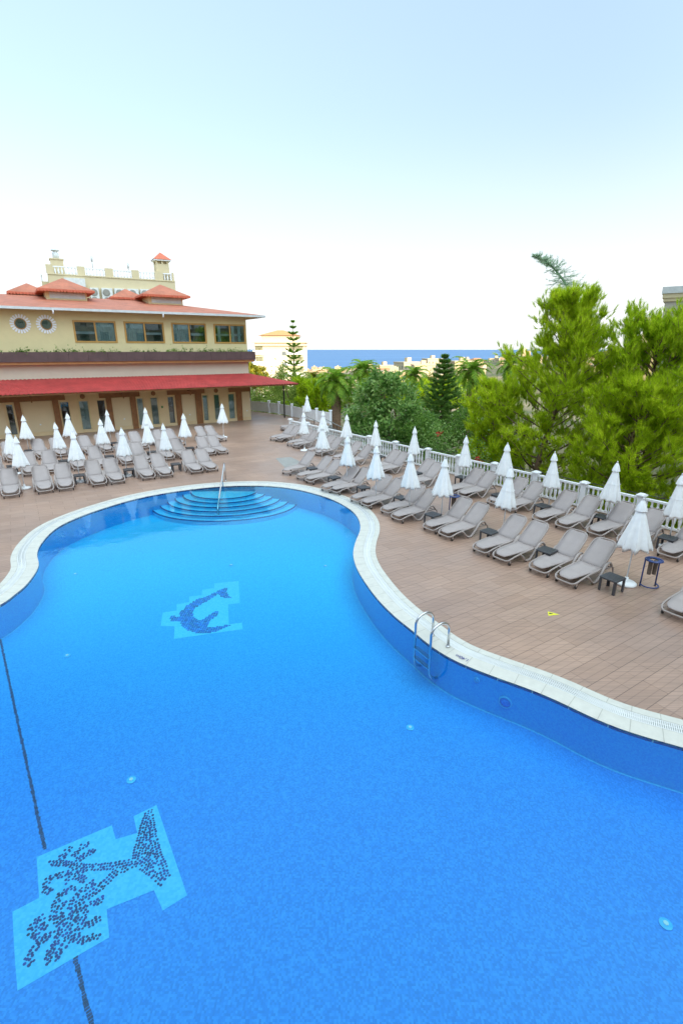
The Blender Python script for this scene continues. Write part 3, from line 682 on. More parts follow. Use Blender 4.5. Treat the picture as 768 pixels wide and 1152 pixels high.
# --- right block along the balustrade
Ph = [(350.8, 508.6, 46), (370, 513.8, 40), (380.7, 517, 40), (401, 524.7, 38), (412, 526.6, 38), (437, 535, 36), (449.7, 539, 36), (473.7, 545.5, 35), (487, 551.5, 35), (524.5, 560.7, 35), (543, 566.6, 35), (585, 580.6, 34), (608.8, 587.7, 34), (651, 598, 34), (682, 607.5, 34)]
LEN = 1.80
for i, (u, v, a) in enumerate(Ph):
    h = gp(u, v, .90); a = math.radians(a); k = len(Ph)-1-i
    place_lounger(h.x-LEN*math.cos(a), h.y-LEN*math.sin(a), a+random.uniform(-.02, .02), f'taupe sun lounger in the poolside row on the right, {ORD[k]} from the ladle-blue stand'.replace('ladle-blue', 'near blue'), 'loungers in the poolside row on the right')
tpos = gp(756, 697, .0); a = math.radians(33)
place_lounger(tpos.x, tpos.y, a, 'taupe sun lounger cut off by the right edge, alone and nearest the camera', 'loungers in the poolside row on the right')
a2 = math.radians(35)
Qh = [(328.6, 478, 46), (335.8, 479, 46), (348.8, 483, 45), (356, 485, 45), (374, 490, 42), (383, 492, 42), (404, 497, 40), (416.5, 501, 40), (446.4, 506.5, 38), (456, 509, 38), (484.7, 517, 37), (493, 521, 37), (539.4, 527.5, 35), (553.8, 531, 35), (588, 537.7, 34), (607, 543, 34), (642, 553, 34), (669, 559, 34), (705.6, 565.6, 33), (741, 574, 33), (788, 585, 33)]
for i, (u, v, a) in enumerate(Qh):
    h = gp(u, v, .90); a = math.radians(a)
    place_lounger(h.x-LEN*math.cos(a), h.y-LEN*math.sin(a), a+random.uniform(-.02, .02), f'taupe sun lounger in the row against the white balustrade, {ORD[i]} from the far end', 'loungers in the row against the balustrade')
for i, (u, v) in enumerate([(342, 467), (347, 466)]):
    h = gp(u-i*6, v+3, .9); place_lounger(h.x-1.8*math.cos(.35), h.y-1.8*math.sin(.35), .35, ['taupe sun lounger by the far white fence, the nearer of two', 'taupe sun lounger by the far white fence, the farther of two'][i], 'two loungers by the far white fence')
tabR = [(351, 526), (376, 536.5), (408.6, 547.5), (451, 559), (486.7, 578), (550.5, 597), (615, 618), (689, 648.6)]
for i, (u, v) in enumerate(tabR):
    p = gp(u, v, .4); place_table(p.x, p.y, math.radians(34)+random.uniform(-.1, .1), f'charcoal side table in the poolside row on the right, {ORD[len(tabR)-1-i]} from the camera', 'side tables in the poolside row on the right')
tabQ = [(317, 486.5), (366, 501), (394, 507), (427, 513), (468, 531.5), (519, 536), (561, 556), (610, 568), (676, 580), (751, 604)]
for i, (u, v) in enumerate(tabQ[2:]):
    p = gp(u, v, .4); place_table(p.x, p.y, math.radians(34)+random.uniform(-.1, .1), f'charcoal side table by the balustrade row of loungers, {ORD[7-i]} from the camera', 'side tables by the balustrade')
uf = [(361.5, 475.5), (390, 489), (424, 500), (463, 508), (500.4, 514.5), (572.8, 525)]
for i, (u, v) in enumerate(uf):
    p = gp(u, v, 2.37); place_umbrella(p.x, p.y, f'closed white parasol in the poolside row on the right, {ORD[len(uf)-i]} from the camera', 'closed parasols in the poolside row on the right', tilt=(random.uniform(-.02, .02), random.uniform(-.02, .02)))
p = gp(703, 657); place_umbrella(p.x, p.y, 'loosely closed leaning white parasol beside the near blue stand', 'closed parasols in the poolside row on the right', kind=3, tilt=(.0, math.radians(1.)))
ub = [(345.5, 444.6), (341.6, 463), (363.4, 461.7), (390, 466), (422.7, 473), (466.6, 479.8), (525, 490), (571, 498), (625, 508), (693, 519), (768.5, 533)]
for i, (u, v) in enumerate(ub):
    p = gp(u, v, 2.37); place_umbrella(p.x, p.y, f'closed white parasol standing by the white balustrade, {ORD[len(ub)-1-i]} from the camera', 'closed parasols by the balustrade', tilt=(random.uniform(-.02, .02), random.uniform(-.02, .02)))
# blue stands
def make_stand():
    r = empty('bag_stand')
    q = mb('bluem', True).tube([(.19*math.cos(a), .19*math.sin(a), .76) for a in [2*PI*j/28 for j in range(29)]], .018, 8, sx=1.4); q.build('ring', r)
    q = mb('bluem', True).lathe([(.10, .745), (.215, .75), (.215, .762), (.10, .766)], 28, cap=False); q.build('rim', r)
    for a in (.3, 2.9): mb('bluem', True).tube([(.2*math.cos(a), .2*math.sin(a), .755), (.205*math.cos(a), .205*math.sin(a), .4), (.21*math.cos(a), .21*math.sin(a), 0)], .019, 8).build('leg', r)
    mb('bluem', True).tube([(.21*math.cos(a), .21*math.sin(a), .06) for a in [2.9+(2*PI-2.6)*j/20 for j in range(21)]], .018, 8).build('foot_bow', r)
    for dx in (-.07, .06):
        mb('bag', True).lathe([(.045, .36), (.05, .37), (.052, .72), (.05, .75)], 14, (dx, .0)).build('sleeve', r)
    return r
s1 = make_stand(); p = gp(729, 660); s1.location = p; tag(s1, 'blue metal bag stand beside the leaning parasol at right', 'waste bag stand', 'blue bag stands')
s2 = dup(s1, tree_of(s1)); s2.location = gp(509, 580); s2.rotation_euler = (0, 0, .8); tag(s2, 'blue metal bag stand behind the poolside loungers at mid row', 'waste bag stand', 'blue bag stands')

# ------------------------------------------------------------------ balustrade
def baluster_mesh():
    q = mb('white', True); q.lathe([(.055, .10), (.055, .14), (.036, .17), (.042, .24), (.066, .36), (.06, .44), (.036, .58), (.032, .64), (.05, .67), (.036, .70), (.038, .80), (.055, .84), (.055, .86)], 8)
    return q
BALM = None; nbal = 0
def balustrade(A_, B_, nb, label, per=10, posts=(True, True), grp=None):
    global BALM, nbal
    d = (B_-A_); Lh = d.length/nb; ang = math.atan2(d.y, d.x); r = empty('balustrade', A_, ang); tag(r, label, 'balustrade', grp)
    pp = None; bp = None
    for i in range(nb+1):
        x = i*Lh
        if (i == 0 and not posts[0]) or (i == nb and not posts[1]): continue
        if pp is None:
            q = mb('white').rbox(-.10, .10, -.10, .10, 0, .98, .012); q.rbox(-.12, .12, -.12, .12, .0, .12, .012); pp = q.build('post', r)
            q = mb('white').rbox(-.15, .15, -.15, .15, .98, 1.03, .012); q.box(-.12, .12, -.12, .12, .955, .98); q.use('white'); q.rbox(-.11, .11, -.11, .11, 1.03, 1.065, .03); pc = q.build('cap', pp)
            o = pp
        else: o = pp.copy(); COL.objects.link(o); o.parent = r; c = pc.copy(); COL.objects.link(c); c.parent = o
        o.location = (x, 0, 0)
    for i in range(nb):
        q = mb('white').box(i*Lh+.10, (i+1)*Lh-.10, -.06, .06, .86, .93); q.box(i*Lh+.10, (i+1)*Lh-.10, -.05, .05, .04, .10); q.build('rail', r)
    for i in range(nb):
        for j in range(per):
            x = i*Lh+.1+(Lh-.2)*(j+.5)/per
            if BALM is None: o = baluster_mesh().build('baluster', r); BALM = o.data
            else: o = bpy.data.objects.new('baluster', BALM); COL.objects.link(o); o.parent = r
            o.location = (x, 0, 0)
    return r
# main run split as the photo's near and far stretches
SP = 2.105
mid = R1+RD*(SP*3)
farA = R1-RD*(SP*5)
balustrade(mid+(-RD)*0, farA, 8, 'long white balustrade between the deck and the pines, nearer stretch')
balustrade(farA+(-RD)*.2, R0, 6, 'white balustrade behind the far loungers, running to the stair gate', posts=(False, True))
q = mb('iron', True).tube([mid+RN*-.16+Vector((0, 0, 1.0)), farA+RN*-.16+Vector((0, 0, 1.0)), R0+RN*-.16+Vector((0, 0, 1.0))], .012, 6); r = q.build('cable', None); tag(r, 'thin dark cable stretched behind the balustrade top', 'cable')
# end return beside the stairs and the far white panel fence
FP = [Vector((-9.3, 51.2, 0)), Vector((-7.04, 49.34, 0)), Vector((-5.95, 48.3, 0)), Vector((-4.53, 46.3, 0)), Vector((-3.3, 44.4, 0)), Vector((-2.1, 42.75, 0)), Vector((-.9, 41.34, 0))]
r = empty('white_panel_fence', FP[0]); tag(r, 'white louvred panel fence at the far end of the deck', 'fence')
for i, p in enumerate(FP):
    q = mb('white').rbox(-.11, .11, -.11, .11, 0, 1.12, .015); q.rbox(-.14, .14, -.14, .14, 1.12, 1.17, .02); o = q.build('post', r); o.location = p-FP[0]
for a, c in zip(FP, FP[1:]):
    d = c-a; Ld = d.length; M4 = Matrix.Translation(a-FP[0]) @ Matrix.Rotation(math.atan2(d.y, d.x), 4, 'Z')
    q = mb('white'); q.box(.11, Ld-.11, -.03, .03, .9, .97, M4); q.box(.11, Ld-.11, -.03, .03, .05, .12, M4)
    n_ = int((Ld-.22)/.10)
    for j in range(n_): q.box(.11+(Ld-.22)*(j+.1)/n_, .11+(Ld-.22)*(j+.9)/n_, -.012, .012, .12, .9, M4)
    q.build('panel', r)
# stairs going down through the gap, with grey rails
g0 = (R0+Vector((-.9, 41.34, 0)))/2; dd = Vector((.83, .56, 0)); M4 = Matrix.Translation(g0) @ Matrix.Rotation(math.atan2(dd.y, dd.x), 4, 'Z')
q = mb('grey')
for i in range(14): q.box(.4+i*.3, .4+(i+1)*.3, -1.6, 1.6, -3.6, -.16*(i+1)+.0, M4)
tag(q.build('stone_stairs'), 'grey stairs leading down through the gap in the fence', 'stairs')
for sgn, lb in ((-1, 'dark metal stair railing on the near side of the stairs'), (1, 'dark metal stair railing on the far side of the stairs')):
    r = empty('stair_railing', g0, math.atan2(dd.y, dd.x)); tag(r, lb, 'railing')
    mb('grey', True).tube([(.2, 1.7*sgn, .9), (4.4, 1.7*sgn, -1.2)], .03, 8).build('rail', r); mb('grey', True).tube([(.2, 1.7*sgn, .5), (4.4, 1.7*sgn, -1.6)], .02, 8).build('rail', r)
    for i in range(5): mb('iron').tube([(.25+i, 1.7*sgn, -.16*i*3.2-.2), (.25+i, 1.7*sgn, .88-.5*i)], .022, 6).build('post', r)

# ------------------------------------------------------------------ terrace building (local: x along the front, 0 = right corner; y back; z up)
BW = Vector((-7.95, 44.3, 0)); TB = empty('terrace_building', BW, ANG); tag(TB, 'two storey ochre terrace building with red tiled roof and red awning', 'building')
XL = -34.; DEP = 15.
def wall_open(mname, x0, x1, z0, z1, holes, y=0, th=.25, name='wall', parent=TB):
    q = mb(mname); xs = sorted({x0, x1, *[h[0] for h in holes], *[h[1] for h in holes]}); zs = sorted({z0, z1, *[h[2] for h in holes], *[h[3] for h in holes]})
    for a, c in zip(xs, xs[1:]):
        zst = None
        for e, f in zip(zs, zs[1:]):
            cx, cz = (a+c)/2, (e+f)/2; hole = any(h[0] < cx < h[1] and h[2] < cz < h[3] for h in holes)
            if hole:
                if zst is not None: q.box(a, c, y, y+th, zst, e); zst = None
            elif zst is None: zst = e
        if zst is not None: q.box(a, c, y, y+th, zst, z1)
    return q.build(name, parent)
doors = [(-17.88, -17.42, 'dark'), (-14.6, -13.98, 'dark'), (-13.38, -12.72, 'curt'), (-12.16, -11.58, 'dark'), (-9.36, -8.86, 'curt'), (-8.34, -7.76, 'slat'), (-7.02, -6.5, 'dark'), (-4.2, -3.74, 'curt'), (-3.24, -2.72, 'slat'), (-1.98, -1.4, 'curt'),
         (-20.6, -20.0, 'dark'), (-22.2, -21.6, 'curt'), (-23.8, -23.2, 'dark')]
dh = [(a, c, .06, 2.32) for a, c, _ in doors]
wall_open('wallg', XL, 0, 0, 3.93, dh, name='ground_floor_wall')
mb('wallp').box(XL, -.001, -.02, .23, 3.932, 4.898).build('band_wall', TB)
wins = [(-12.92, -10.16), (-9.55, -6.75), (-6.12, -3.45), (-2.77, -.12), (-21.0, -18.4), (-24.5, -21.9)]
wall_open('wall', XL, 0, 5.15, 8.46, [(a, c, 6.38, 7.82) for a, c in wins], name='upper_wall')
q = mb('wall'); q.box(-.25, 0, .252, DEP, 0, 8.46); q.box(XL, 0, DEP, DEP+.25, 0, 8.46); q.box(XL, XL+.25, .252, DEP, 0, 8.46); q.build('side_wall', TB)
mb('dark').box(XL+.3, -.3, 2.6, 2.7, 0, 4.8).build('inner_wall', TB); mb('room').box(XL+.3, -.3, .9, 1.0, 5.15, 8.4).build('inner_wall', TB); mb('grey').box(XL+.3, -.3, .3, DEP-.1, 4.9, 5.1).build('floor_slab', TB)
for a, c, kind in doors:
    fr = mb('creamf'); t = .05
    fr.box(a, a+t, .04, .12, .06, 2.32); fr.box(c-t, c, .04, .12, .06, 2.32); fr.box(a+t, c-t, .04, .12, 2.32-t, 2.32); fr.box(a+t, c-t, .04, .12, .06, .06+t)
    if kind != 'dark': fr.box(a-.07, a-.001, -.03, .02, .0, 2.40); fr.box(c+.001, c+.07, -.03, .02, .0, 2.40); fr.box(a-.07, c+.07, -.03, .02, 2.401, 2.47)
    f_ = fr.build('door_frame', TB)
    mb('glass').box(a+t, c-t, .075, .082, .06+t, 2.32-t).build('pane', f_)
    if kind == 'curt':
        q = mb('curt', True); n_ = 28; A_ = [(a+t+(c-a-2*t)*j/n_, .125+.02*math.sin(j*1.9), .12) for j in range(n_+1)]; q.strip(A_, [(x, y, 2.26) for x, y, _ in A_]); q.build('curtain', f_)
    elif kind == 'slat':
        q = mb('slatm')
        for j in range(26): q.box(a+t, c-t, .10, .13, .14+j*.082, .205+j*.082)
        q.build('blind', f_)
    else:
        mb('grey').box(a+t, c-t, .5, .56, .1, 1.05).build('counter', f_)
for (a, c) in [(-17.35, -17.0), (-15.05, -14.66), (-11.52, -11.15), (-9.83, -9.42), (-6.42, -5.95), (-4.8, -4.28), (-1.3, -.8), (-19.3, -18.9)]:
    mb('brown').box(a, c, -.10, -.002, 0, 2.44).build('timber_post', TB)
q = mb('brown')
for (a, c) in [(-19.3, -14.2), (-11.95, -9.1), (-7.0, -4.0), (-1.9, 0), (XL, -19.9)]: mb('brown').box(a, c, -.14, -.004, 2.445, 2.80).build('timber_beam', TB)
for (a, c) in [(-16.9, -15.15), (-11.1, -9.9), (-5.9, -4.88), (-.75, -.03), (-18.8, -18.0)]: mb('panel').box(a, c, -.03, -.002, .28, 2.40).build('wall_panel', TB)
mb('wallg').box(XL, 0, -.045, -.004, 0, .24).build('plinth', TB)
for x in (-13.05, -8.05, -3.0):
    q = mb('brown', True); q.lathe([(.17, 0), (.17, .04), (.12, .06)], 18); q.v = [(x+p[0], -p[2]-.003, 2.62+p[1]) for p in q.v]; q.build('round_ornament', TB)
q = mb('green'); q.box(-7.55, -7.42, -.02, -.003, 1.45, 1.62); q.build('exit_sign', TB)
for x in (-16.0, -10.4, -5.35, -.35):
    q = mb('white'); q.rbox(x-.05, x+.05, -.045, -.031, .75, .85, .01); q.build('wall_socket', TB)
for x in (-16.3, -10.4, -5.4):  # bracket lamps under the awning
    q = mb('brown'); q.box(x-.03, x+.03, -.9, -.14, 2.72, 2.78); q.box(x-.04, x+.04, -.9, -.82, 2.42, 2.78); q.build('awning_bracket', TB)
# awning: corrugated hipped skirt round the front and the right side
AO, AZ0, AZ1 = 3.2, 3.93, 3.16
q = mb('awn', True); n_ = int((-XL+AO)/.05); rows = 5
def awn_side(P0, P1, O0, O1, n_):
    ks = []
    for r_ in range(rows+1):
        f = r_/rows; A_ = Vector(P0).lerp(Vector(O0), f); B_ = Vector(P1).lerp(Vector(O1), f); Lr = (B_-A_).length
        pts = []
        for j in range(n_+1):
            p = A_.lerp(B_, j/n_); x_ = (p.x if abs(B_.x-A_.x) > abs(B_.y-A_.y) else p.y); p = p+Vector((0, 0, .028*math.sin(x_*2*PI/.25))); pts.append(p)
        ks.append(q.add(pts))
    for a, c in zip(ks, ks[1:]):
        for j in range(n_): q.face((a+j, c+j, c+j+1, a+j+1))
awn_side((XL, -.03, AZ0), (0, -.03, AZ0), (XL, -AO, AZ1), (AO, -AO, AZ1), n_)
awn_side((.0, -.03, AZ0), (.0, 10, AZ0), (AO, -AO, AZ1), (AO, 10, AZ1), 260)
q.use('brown'); q.strip([(XL, -AO, AZ1-.035), (AO, -AO, AZ1-.035), (AO, 10, AZ1-.035)], [(XL, -.04, AZ0-.04), (.01, -.04, AZ0-.04), (.01, 10, AZ0-.04)])
q.build('awning', TB)
q = mb('brown'); q.box(XL, AO-.1, -AO+.08, -AO+.16, AZ1-.13, AZ1-.035); q.box(AO-.16, AO-.08, -AO+.161, 10, AZ1-.13, AZ1-.035)
for i in range(24): q.box(XL+i*1.55, XL+i*1.55+.07, -AO+.16, -.05, AZ1-.12, AZ1-.04) if XL+i*1.55 < AO-.2 else None
q.build('awning_rafter', TB)
mb('iron').box(AO-.16, AO-.06, -.4, -.3, 0, AZ1-.13).build('awning_post', TB)
mb('iron').box(AO-.16, AO-.06, 7.4, 7.5, 0, AZ1-.13).build('awning_post', TB)
# planter and trims
pq = mb('planter')
n_ = 27
for i in range(n_): pq.box(XL+(-XL+.45)*i/n_+.006, XL+(-XL+.45)*(i+1)/n_-.006, -.62, -.55, 5.07, 5.72)
pq.box(XL, .42, -.55, -.02, 5.08, 5.62); pq.box(.421, .45, -.55, 4, 5.07, 5.72); pq.build('planter_trough', TB)
mb('orange').box(XL, .40, -.50, -.0, 4.90, 5.068).build('orange_band', TB)
# windows, upper floor
for k, (a, c) in enumerate(wins):
    t = .09; q = mb('frame'); z0, z1 = 6.38, 7.82; m_ = (a+c)/2
    q.box(a-.03, a+t, -.04, .1, z0-.03, z1+.03); q.box(c-t, c+.03, -.04, .1, z0-.03, z1+.03); q.box(a+t, c-t, -.04, .1, z1-t, z1+.03); q.box(a+t, c-t, -.04, .1, z0-.03, z0+t); q.box(m_-.055, m_+.055, -.02, .1, z0+t, z1-t)
    f_ = q.build('window_frame', TB)
    for (x0, x1) in ((a+t, m_-.055), (m_+.055, c-t)): mb('glass').box(x0, x1, .045, .052, z0+t, z1-t).build('pane', f_)
    sides = [(a+t, m_-.055), (m_+.055, c-t)]
    cs = [(1,), (0,), (0,), ()][k] if k < 4 else (0,)
    for si in cs:
        x0, x1 = sides[si]; q = mb('curt', True); A_ = [(x0+(x1-x0)*j/30, .10+.025*math.sin(j*1.7+k), z0) for j in range(31)]; q.strip(A_, [(x, y, z1) for x, y, _ in A_]); q.build('curtain', f_)
    if k == 3:
        q = mb('curt', True)
        for x0 in (a+.35, m_+.2, m_+.75): q.strip([(x0+.25*j/10, .22+.02*math.sin(j), z0) for j in range(11)], [(x0+.25*j/10, .22+.02*math.sin(j), z1) for j in range(11)])
        q.build('curtain', f_)
    mb('white').box(a+t, c-t, .5, .55, 6.95, 7.12).build('reflected_band', f_)  # white bar behind the glass stands for a band reflected in it
for cx in (-16.08, -14.56, -26.5):   # round windows with spoked white surround
    f_ = mb('frame', True); f_.lathe([(.30, 0), (.36, 0), (.36, .06), (.30, .06)], 32, cap=False); f_.v = [(cx+x, -z-.002, 7.53+y) for x, y, z in f_.v]; f_ = f_.build('round_window', TB)
    q = mb('glass'); q.lathe([(.30, .02), (.30, .025)], 32); q.v = [(cx+x, -z-.002, 7.53+y) for x, y, z in q.v]; q.build('pane', f_)
    q = mb('room'); q.lathe([(.30, .004), (.30, .008)], 32); q.v = [(cx+x, -z-.002, 7.53+y) for x, y, z in q.v]; q.build('dark_back', f_)
    q = mb('white')
    for j in range(20):
        a = 2*PI*j/20; Mx = Matrix.Translation((cx, -.004, 7.53)) @ Matrix.Rotation(a, 4, 'Y'); q.box(.36, .61, -.03, 0, -.052, .052, Mx)
    q.build('surround', f_)
# roof
EO = .95; EZ = 8.46; RZ = 9.95; RY = DEP/2
q = mb('roof'); x0, x1, y0, y1 = XL, 1.3, -EO, DEP+EO; ry = (y0+y1)/2; hip = 7.5
k = q.add([(x0, y0, EZ+.1), (x1, y0, EZ+.1), (x1, y1, EZ+.1), (x0, y1, EZ+.1), (x0, ry, RZ), (x1-hip, ry, RZ)])
q.face((k, k+1, k+5, k+4)); q.face((k+1, k+2, k+5)); q.face((k+2, k+3, k+4, k+5)); q.face((k+3, k, k+4))
q.use('wall'); k = q.add([(x0, y0+.03, EZ), (x1-.03, y0+.03, EZ), (x1-.03, y1, EZ), (x0, y1, EZ)]); q.face((k+3, k+2, k+1, k))
ro = q.build('roof', TB)
q = mb('zinc'); q.box(x0, x1+.04, y0-.06, y0+.0, EZ-.06, EZ+.10); q.box(x1, x1+.06, y0, y1, EZ-.06, EZ+.10); q.build('gutter', ro)
for gx in (-14.1, -6.9):
    q = mb('white', True); q.tube([(gx, y0-.02, EZ-.05), (gx, y0+.02, EZ-.30)], .05, 8); q.build('downspout', ro)
def lantern(cx, cy, hw, zb, zn, zt, nm='roof_lantern'):
    q = mb('wall'); q.box(cx-hw*.72, cx+hw*.72, cy-hw*.72, cy+hw*.72, zb-1.0, zn); o = q.build(nm, TB)
    q = mb('slatm'); q.box(cx-hw*.6, cx+hw*.66, cy-hw*.72-.02, cy-hw*.72-.003, zb+.06, zn-.04)
    for j in range(4): q.box(cx-hw*.6, cx+hw*.66, cy-hw*.72-.035, cy-hw*.72-.02, zb+.1+j*.1, zb+.13+j*.1)
    q.build('louvre', o)
    q = mb('roofb'); k = q.add([(cx-hw, cy-hw, zn), (cx+hw, cy-hw, zn), (cx+hw, cy+hw, zn), (cx-hw, cy+hw, zn), (cx-hw, cy-hw, zn+.14), (cx+hw, cy-hw, zn+.14), (cx+hw, cy+hw, zn+.14), (cx-hw, cy+hw, zn+.14)])
    for a, c in ((0, 1), (1, 2), (2, 3), (3, 0)): q.face((k+a, k+c, k+c+4, k+a+4))
    q.face((k+3, k+2, k+1, k))
    for j in range(int(2*hw/.22)): q.box(cx-hw+j*.22, cx-hw+j*.22+.14, cy-hw-.03, cy-hw+.005, zn-.05, zn+.10)
    q.use('roof'); k = q.add([(cx-hw, cy-hw, zn+.14), (cx+hw, cy-hw, zn+.14), (cx+hw, cy+hw, zn+.14), (cx-hw, cy+hw, zn+.14), (cx, cy, zt)])
    for a, c in ((0, 1), (1, 2), (2, 3), (3, 0)): q.face((k+a, k+c, k+4))
    q.build('cap_roof', o)
lantern(-12.55, 6.2, 1.95, 9.55, 10.08, 11.2); lantern(-5.1, 6.2, 1.95, 9.55, 10.08, 11.2)
lantern(-14.9, 8.8, 1.5, 9.6, 10.02, 10.95); lantern(-7.5, 8.8, 1.5, 9.6, 10.0, 10.95)

# planter greenery
def leaves(centers, size, aspect=.5, droop=0, out=None):
    "one folded leaf per centre: two triangles sharing a midrib"
    N = len(centers); d = rng.normal(size=(N, 3)); 
    if out is not None: d = d*.7+out
    d /= np.linalg.norm(d, axis=1)[:, None]; d[:, 2] -= droop; d /= np.linalg.norm(d, axis=1)[:, None]
    s = rng.normal(size=(N, 3)); s -= (s*d).sum(1)[:, None]*d; s /= np.linalg.norm(s, axis=1)[:, None]
    L_ = size*rng.uniform(.7, 1.3, N)[:, None]; nrm = np.cross(d, s)
    a = centers; b_ = centers+d*L_; m_ = centers+d*L_*.45
    V = np.stack([a, m_+s*L_*aspect*.5-nrm*L_*.08, b_, m_-s*L_*aspect*.5-nrm*L_*.08], 1).reshape(-1, 3)
    Fc = np.arange(4*N).reshape(N, 4); return V, Fc
xs = rng.uniform(XL, .4, 260); C = []
for x in xs:
    h = rng.uniform(.03, .17) * (1.6 if rng.random() < .12 else 1); n_ = rng.integers(8, 26)
    c = np.stack([x+rng.normal(0, .08, n_), -.4+rng.normal(0, .1, n_), 5.64+np.abs(rng.normal(0, h, n_))], 1); C.append(c)
V, Fc = leaves(np.concatenate(C), .11, .55, -.2); o = rawmesh('planter_greenery', V, Fc, 'hedge'); o.location = BW; o.rotation_euler = (0, 0, ANG)
tag(o, 'low green plants along the top of the dark planter', 'plants', kind='stuff')

# ------------------------------------------------------------------ cream hotel behind, on a rotated frame
HA = at(52, 297.5, 78.); HBp = at(196, 307, 86.5); hang = math.atan2(HBp.y-HA.y, HBp.x-HA.x); HL = math.hypot(HBp.x-HA.x, HBp.y-HA.y); HT = HA.z
CH_ = empty('cream_hotel', (HA.x, HA.y, 0), hang); tag(CH_, 'cream hotel block with roof balustrade and rows of air conditioners', 'building')
q = mb('cream'); q.box(0, HL, 0, 16, -5, HT-1.1); q.box(-.9, 0, 6, 15, -5, HT-1.6); q.build('wall', CH_)
def hx_of(u, v):
    d = ray(u, v); e = Vector((math.cos(hang), math.sin(hang))); den = d.x*e.y-d.y*e.x; t_ = (HA.x*d.y-HA.y*d.x)/den; s_ = (HA.x*e.y-HA.y*e.x)/den
    return t_, CH+s_*d.z
pier = [(52, 60), (87, 95.5), (118, 127), (148, 156), (173.5, 183), (193, 195)]
q = mb('cream'); xsP = []
for a, c in pier:
    xa, _ = hx_of(a, 303); xc, _ = hx_of(c, 303); xsP.append((xa, xc)); q.box(xa, xc, -.05, .35, HT-1.099, HT+.05)
q.box(0, HL, -.12, .4, HT-1.25, HT-1.1); q.build('parapet_pier', CH_)
for (a0, a1), (b0, b1) in zip(xsP, xsP[1:]):
    if b0-a1 < .3: continue
    q = mb('white'); q.box(a1, b0, .05, .25, HT-.22, HT-.08)
    n_ = max(2, int((b0-a1)/.42))
    for j in range(n_): x = a1+(b0-a1)*(j+.5)/n_; q.lathe([(.08, HT-1.1), (.12, HT-.8), (.06, HT-.4), (.08, HT-.22)], 6, (x, .15), cap=False)
    q.build('roof_balustrade', CH_)
q = mb('white'); q.box(-.9, -.7, 6, 15, HT-.8, HT-.65)
for j in range(12): q.lathe([(.08, HT-1.6), (.1, HT-1.2), (.06, HT-.8)], 6, (-.8, 6.4+j*.7), cap=False)
q.build('side_balustrade', CH_)
# chimney, awning box, antennas, turret
xa, za = hx_of(58, 299); xb, zb = hx_of(72.5, 299); q = mb('cream'); q.box(xa, xb, 1.5, 3.3, HT-1, HT+.95); q.box(xa-.1, xb+.1, 1.4, 3.4, HT+.95, HT+1.1); co = q.build('chimney', CH_)
q = mb('zinc', True); q.lathe([(.42, HT+1.1), (.42, HT+1.9), (.3, HT+2.0), (.3, HT+2.15), (.55, HT+2.2), (.5, HT+2.35), (.1, HT+2.45)], 14, ((xa+xb)/2, 2.4)); q.build('flue', co)
xa, za = hx_of(72, 312); xb, _ = hx_of(95, 312); q = mb('ac'); q.box(xa, xb, -.9, -.01, za-1.2, za-.1); q.build('window_awning', CH_)
xa, _ = hx_of(176.5, 300); xb, _ = hx_of(191, 300); xm = (xa+xb)/2; hw = (xb-xa)/2
q = mb('cream'); q.box(xa, xb, .5, .5+2*hw, HT-1, HT+1.25)
for sx in (xa, xb-.3):
    for sy in (.5, .5+2*hw-.3): q.box(sx, sx+.3, sy, sy+.3, HT+1.25, HT+1.7)
q.box(xm-.15, xm+.15, .5, .8, HT+1.25, HT+1.7); q.box(xa+.35, xb-.35, .9, .1+2*hw, HT+1.25, HT+1.69); to = q.build('turret', CH_)
q = mb('white'); q.box(xa-.3, xb+.3, .2, .8+2*hw, HT+1.7, HT+1.88); q.use('roofb'); yc = .5+hw; k = q.add([(xa-.4, .1, HT+1.88), (xb+.4, .1, HT+1.88), (xb+.4, .9+2*hw, HT+1.88), (xa-.4, .9+2*hw, HT+1.88), (xm, yc, HT+3.05)])
for a, c in ((0, 1), (1, 2), (2, 3), (3, 0)): q.face((k+a, k+c, k+4))
q.build('turret_roof', to)
for u, v0, v1 in ((103, 288, 302), (144, 296, 306)):
    x, z = hx_of(u, v0); q = mb('zinc', True); q.tube([(x, .2, HT-.3), (x, .2, z)], .06, 5); q.tube([(x-.02, .2, z-.7), (x+.02, .2, z)], .14, 6); q.build('antenna', CH_)
# AC units: each a thing bolted to the hotel wall
acs = [(100.7, 110.5), (113.6, 125.8), (128, 141), (143, 155), (157, 168), (171, 181)]
for i, (a, c) in enumerate(acs):
    xa, za = hx_of(a, 324+i*.4); xb, _ = hx_of(c, 324); r = empty('air_conditioner', (0, 0, 0)); w_ = xb-xa
    r.location = Vector((HA.x, HA.y, 0))+Vector((math.cos(hang)*xa, math.sin(hang)*xa, za-2.35)); r.rotation_euler = (0, 0, hang)
    mb('ac').rbox(0, w_, -.75, -.02, 0, 2.35, .05).build('casing', r)
    for zc in (.62, 1.72):
        q = mb('fan', True); q.lathe([(.5, 0), (.5, .05), (.42, .07), (.1, .05)], 20); q.v = [(w_*.42+x, -.75-z-.002, zc+y) for x, y, z in q.v]; q.build('fan', r)
    tag(r, f'white twin-fan air conditioner on the cream hotel wall, {ORD[i]} from the left', 'air conditioner', 'air conditioners on the cream hotel')

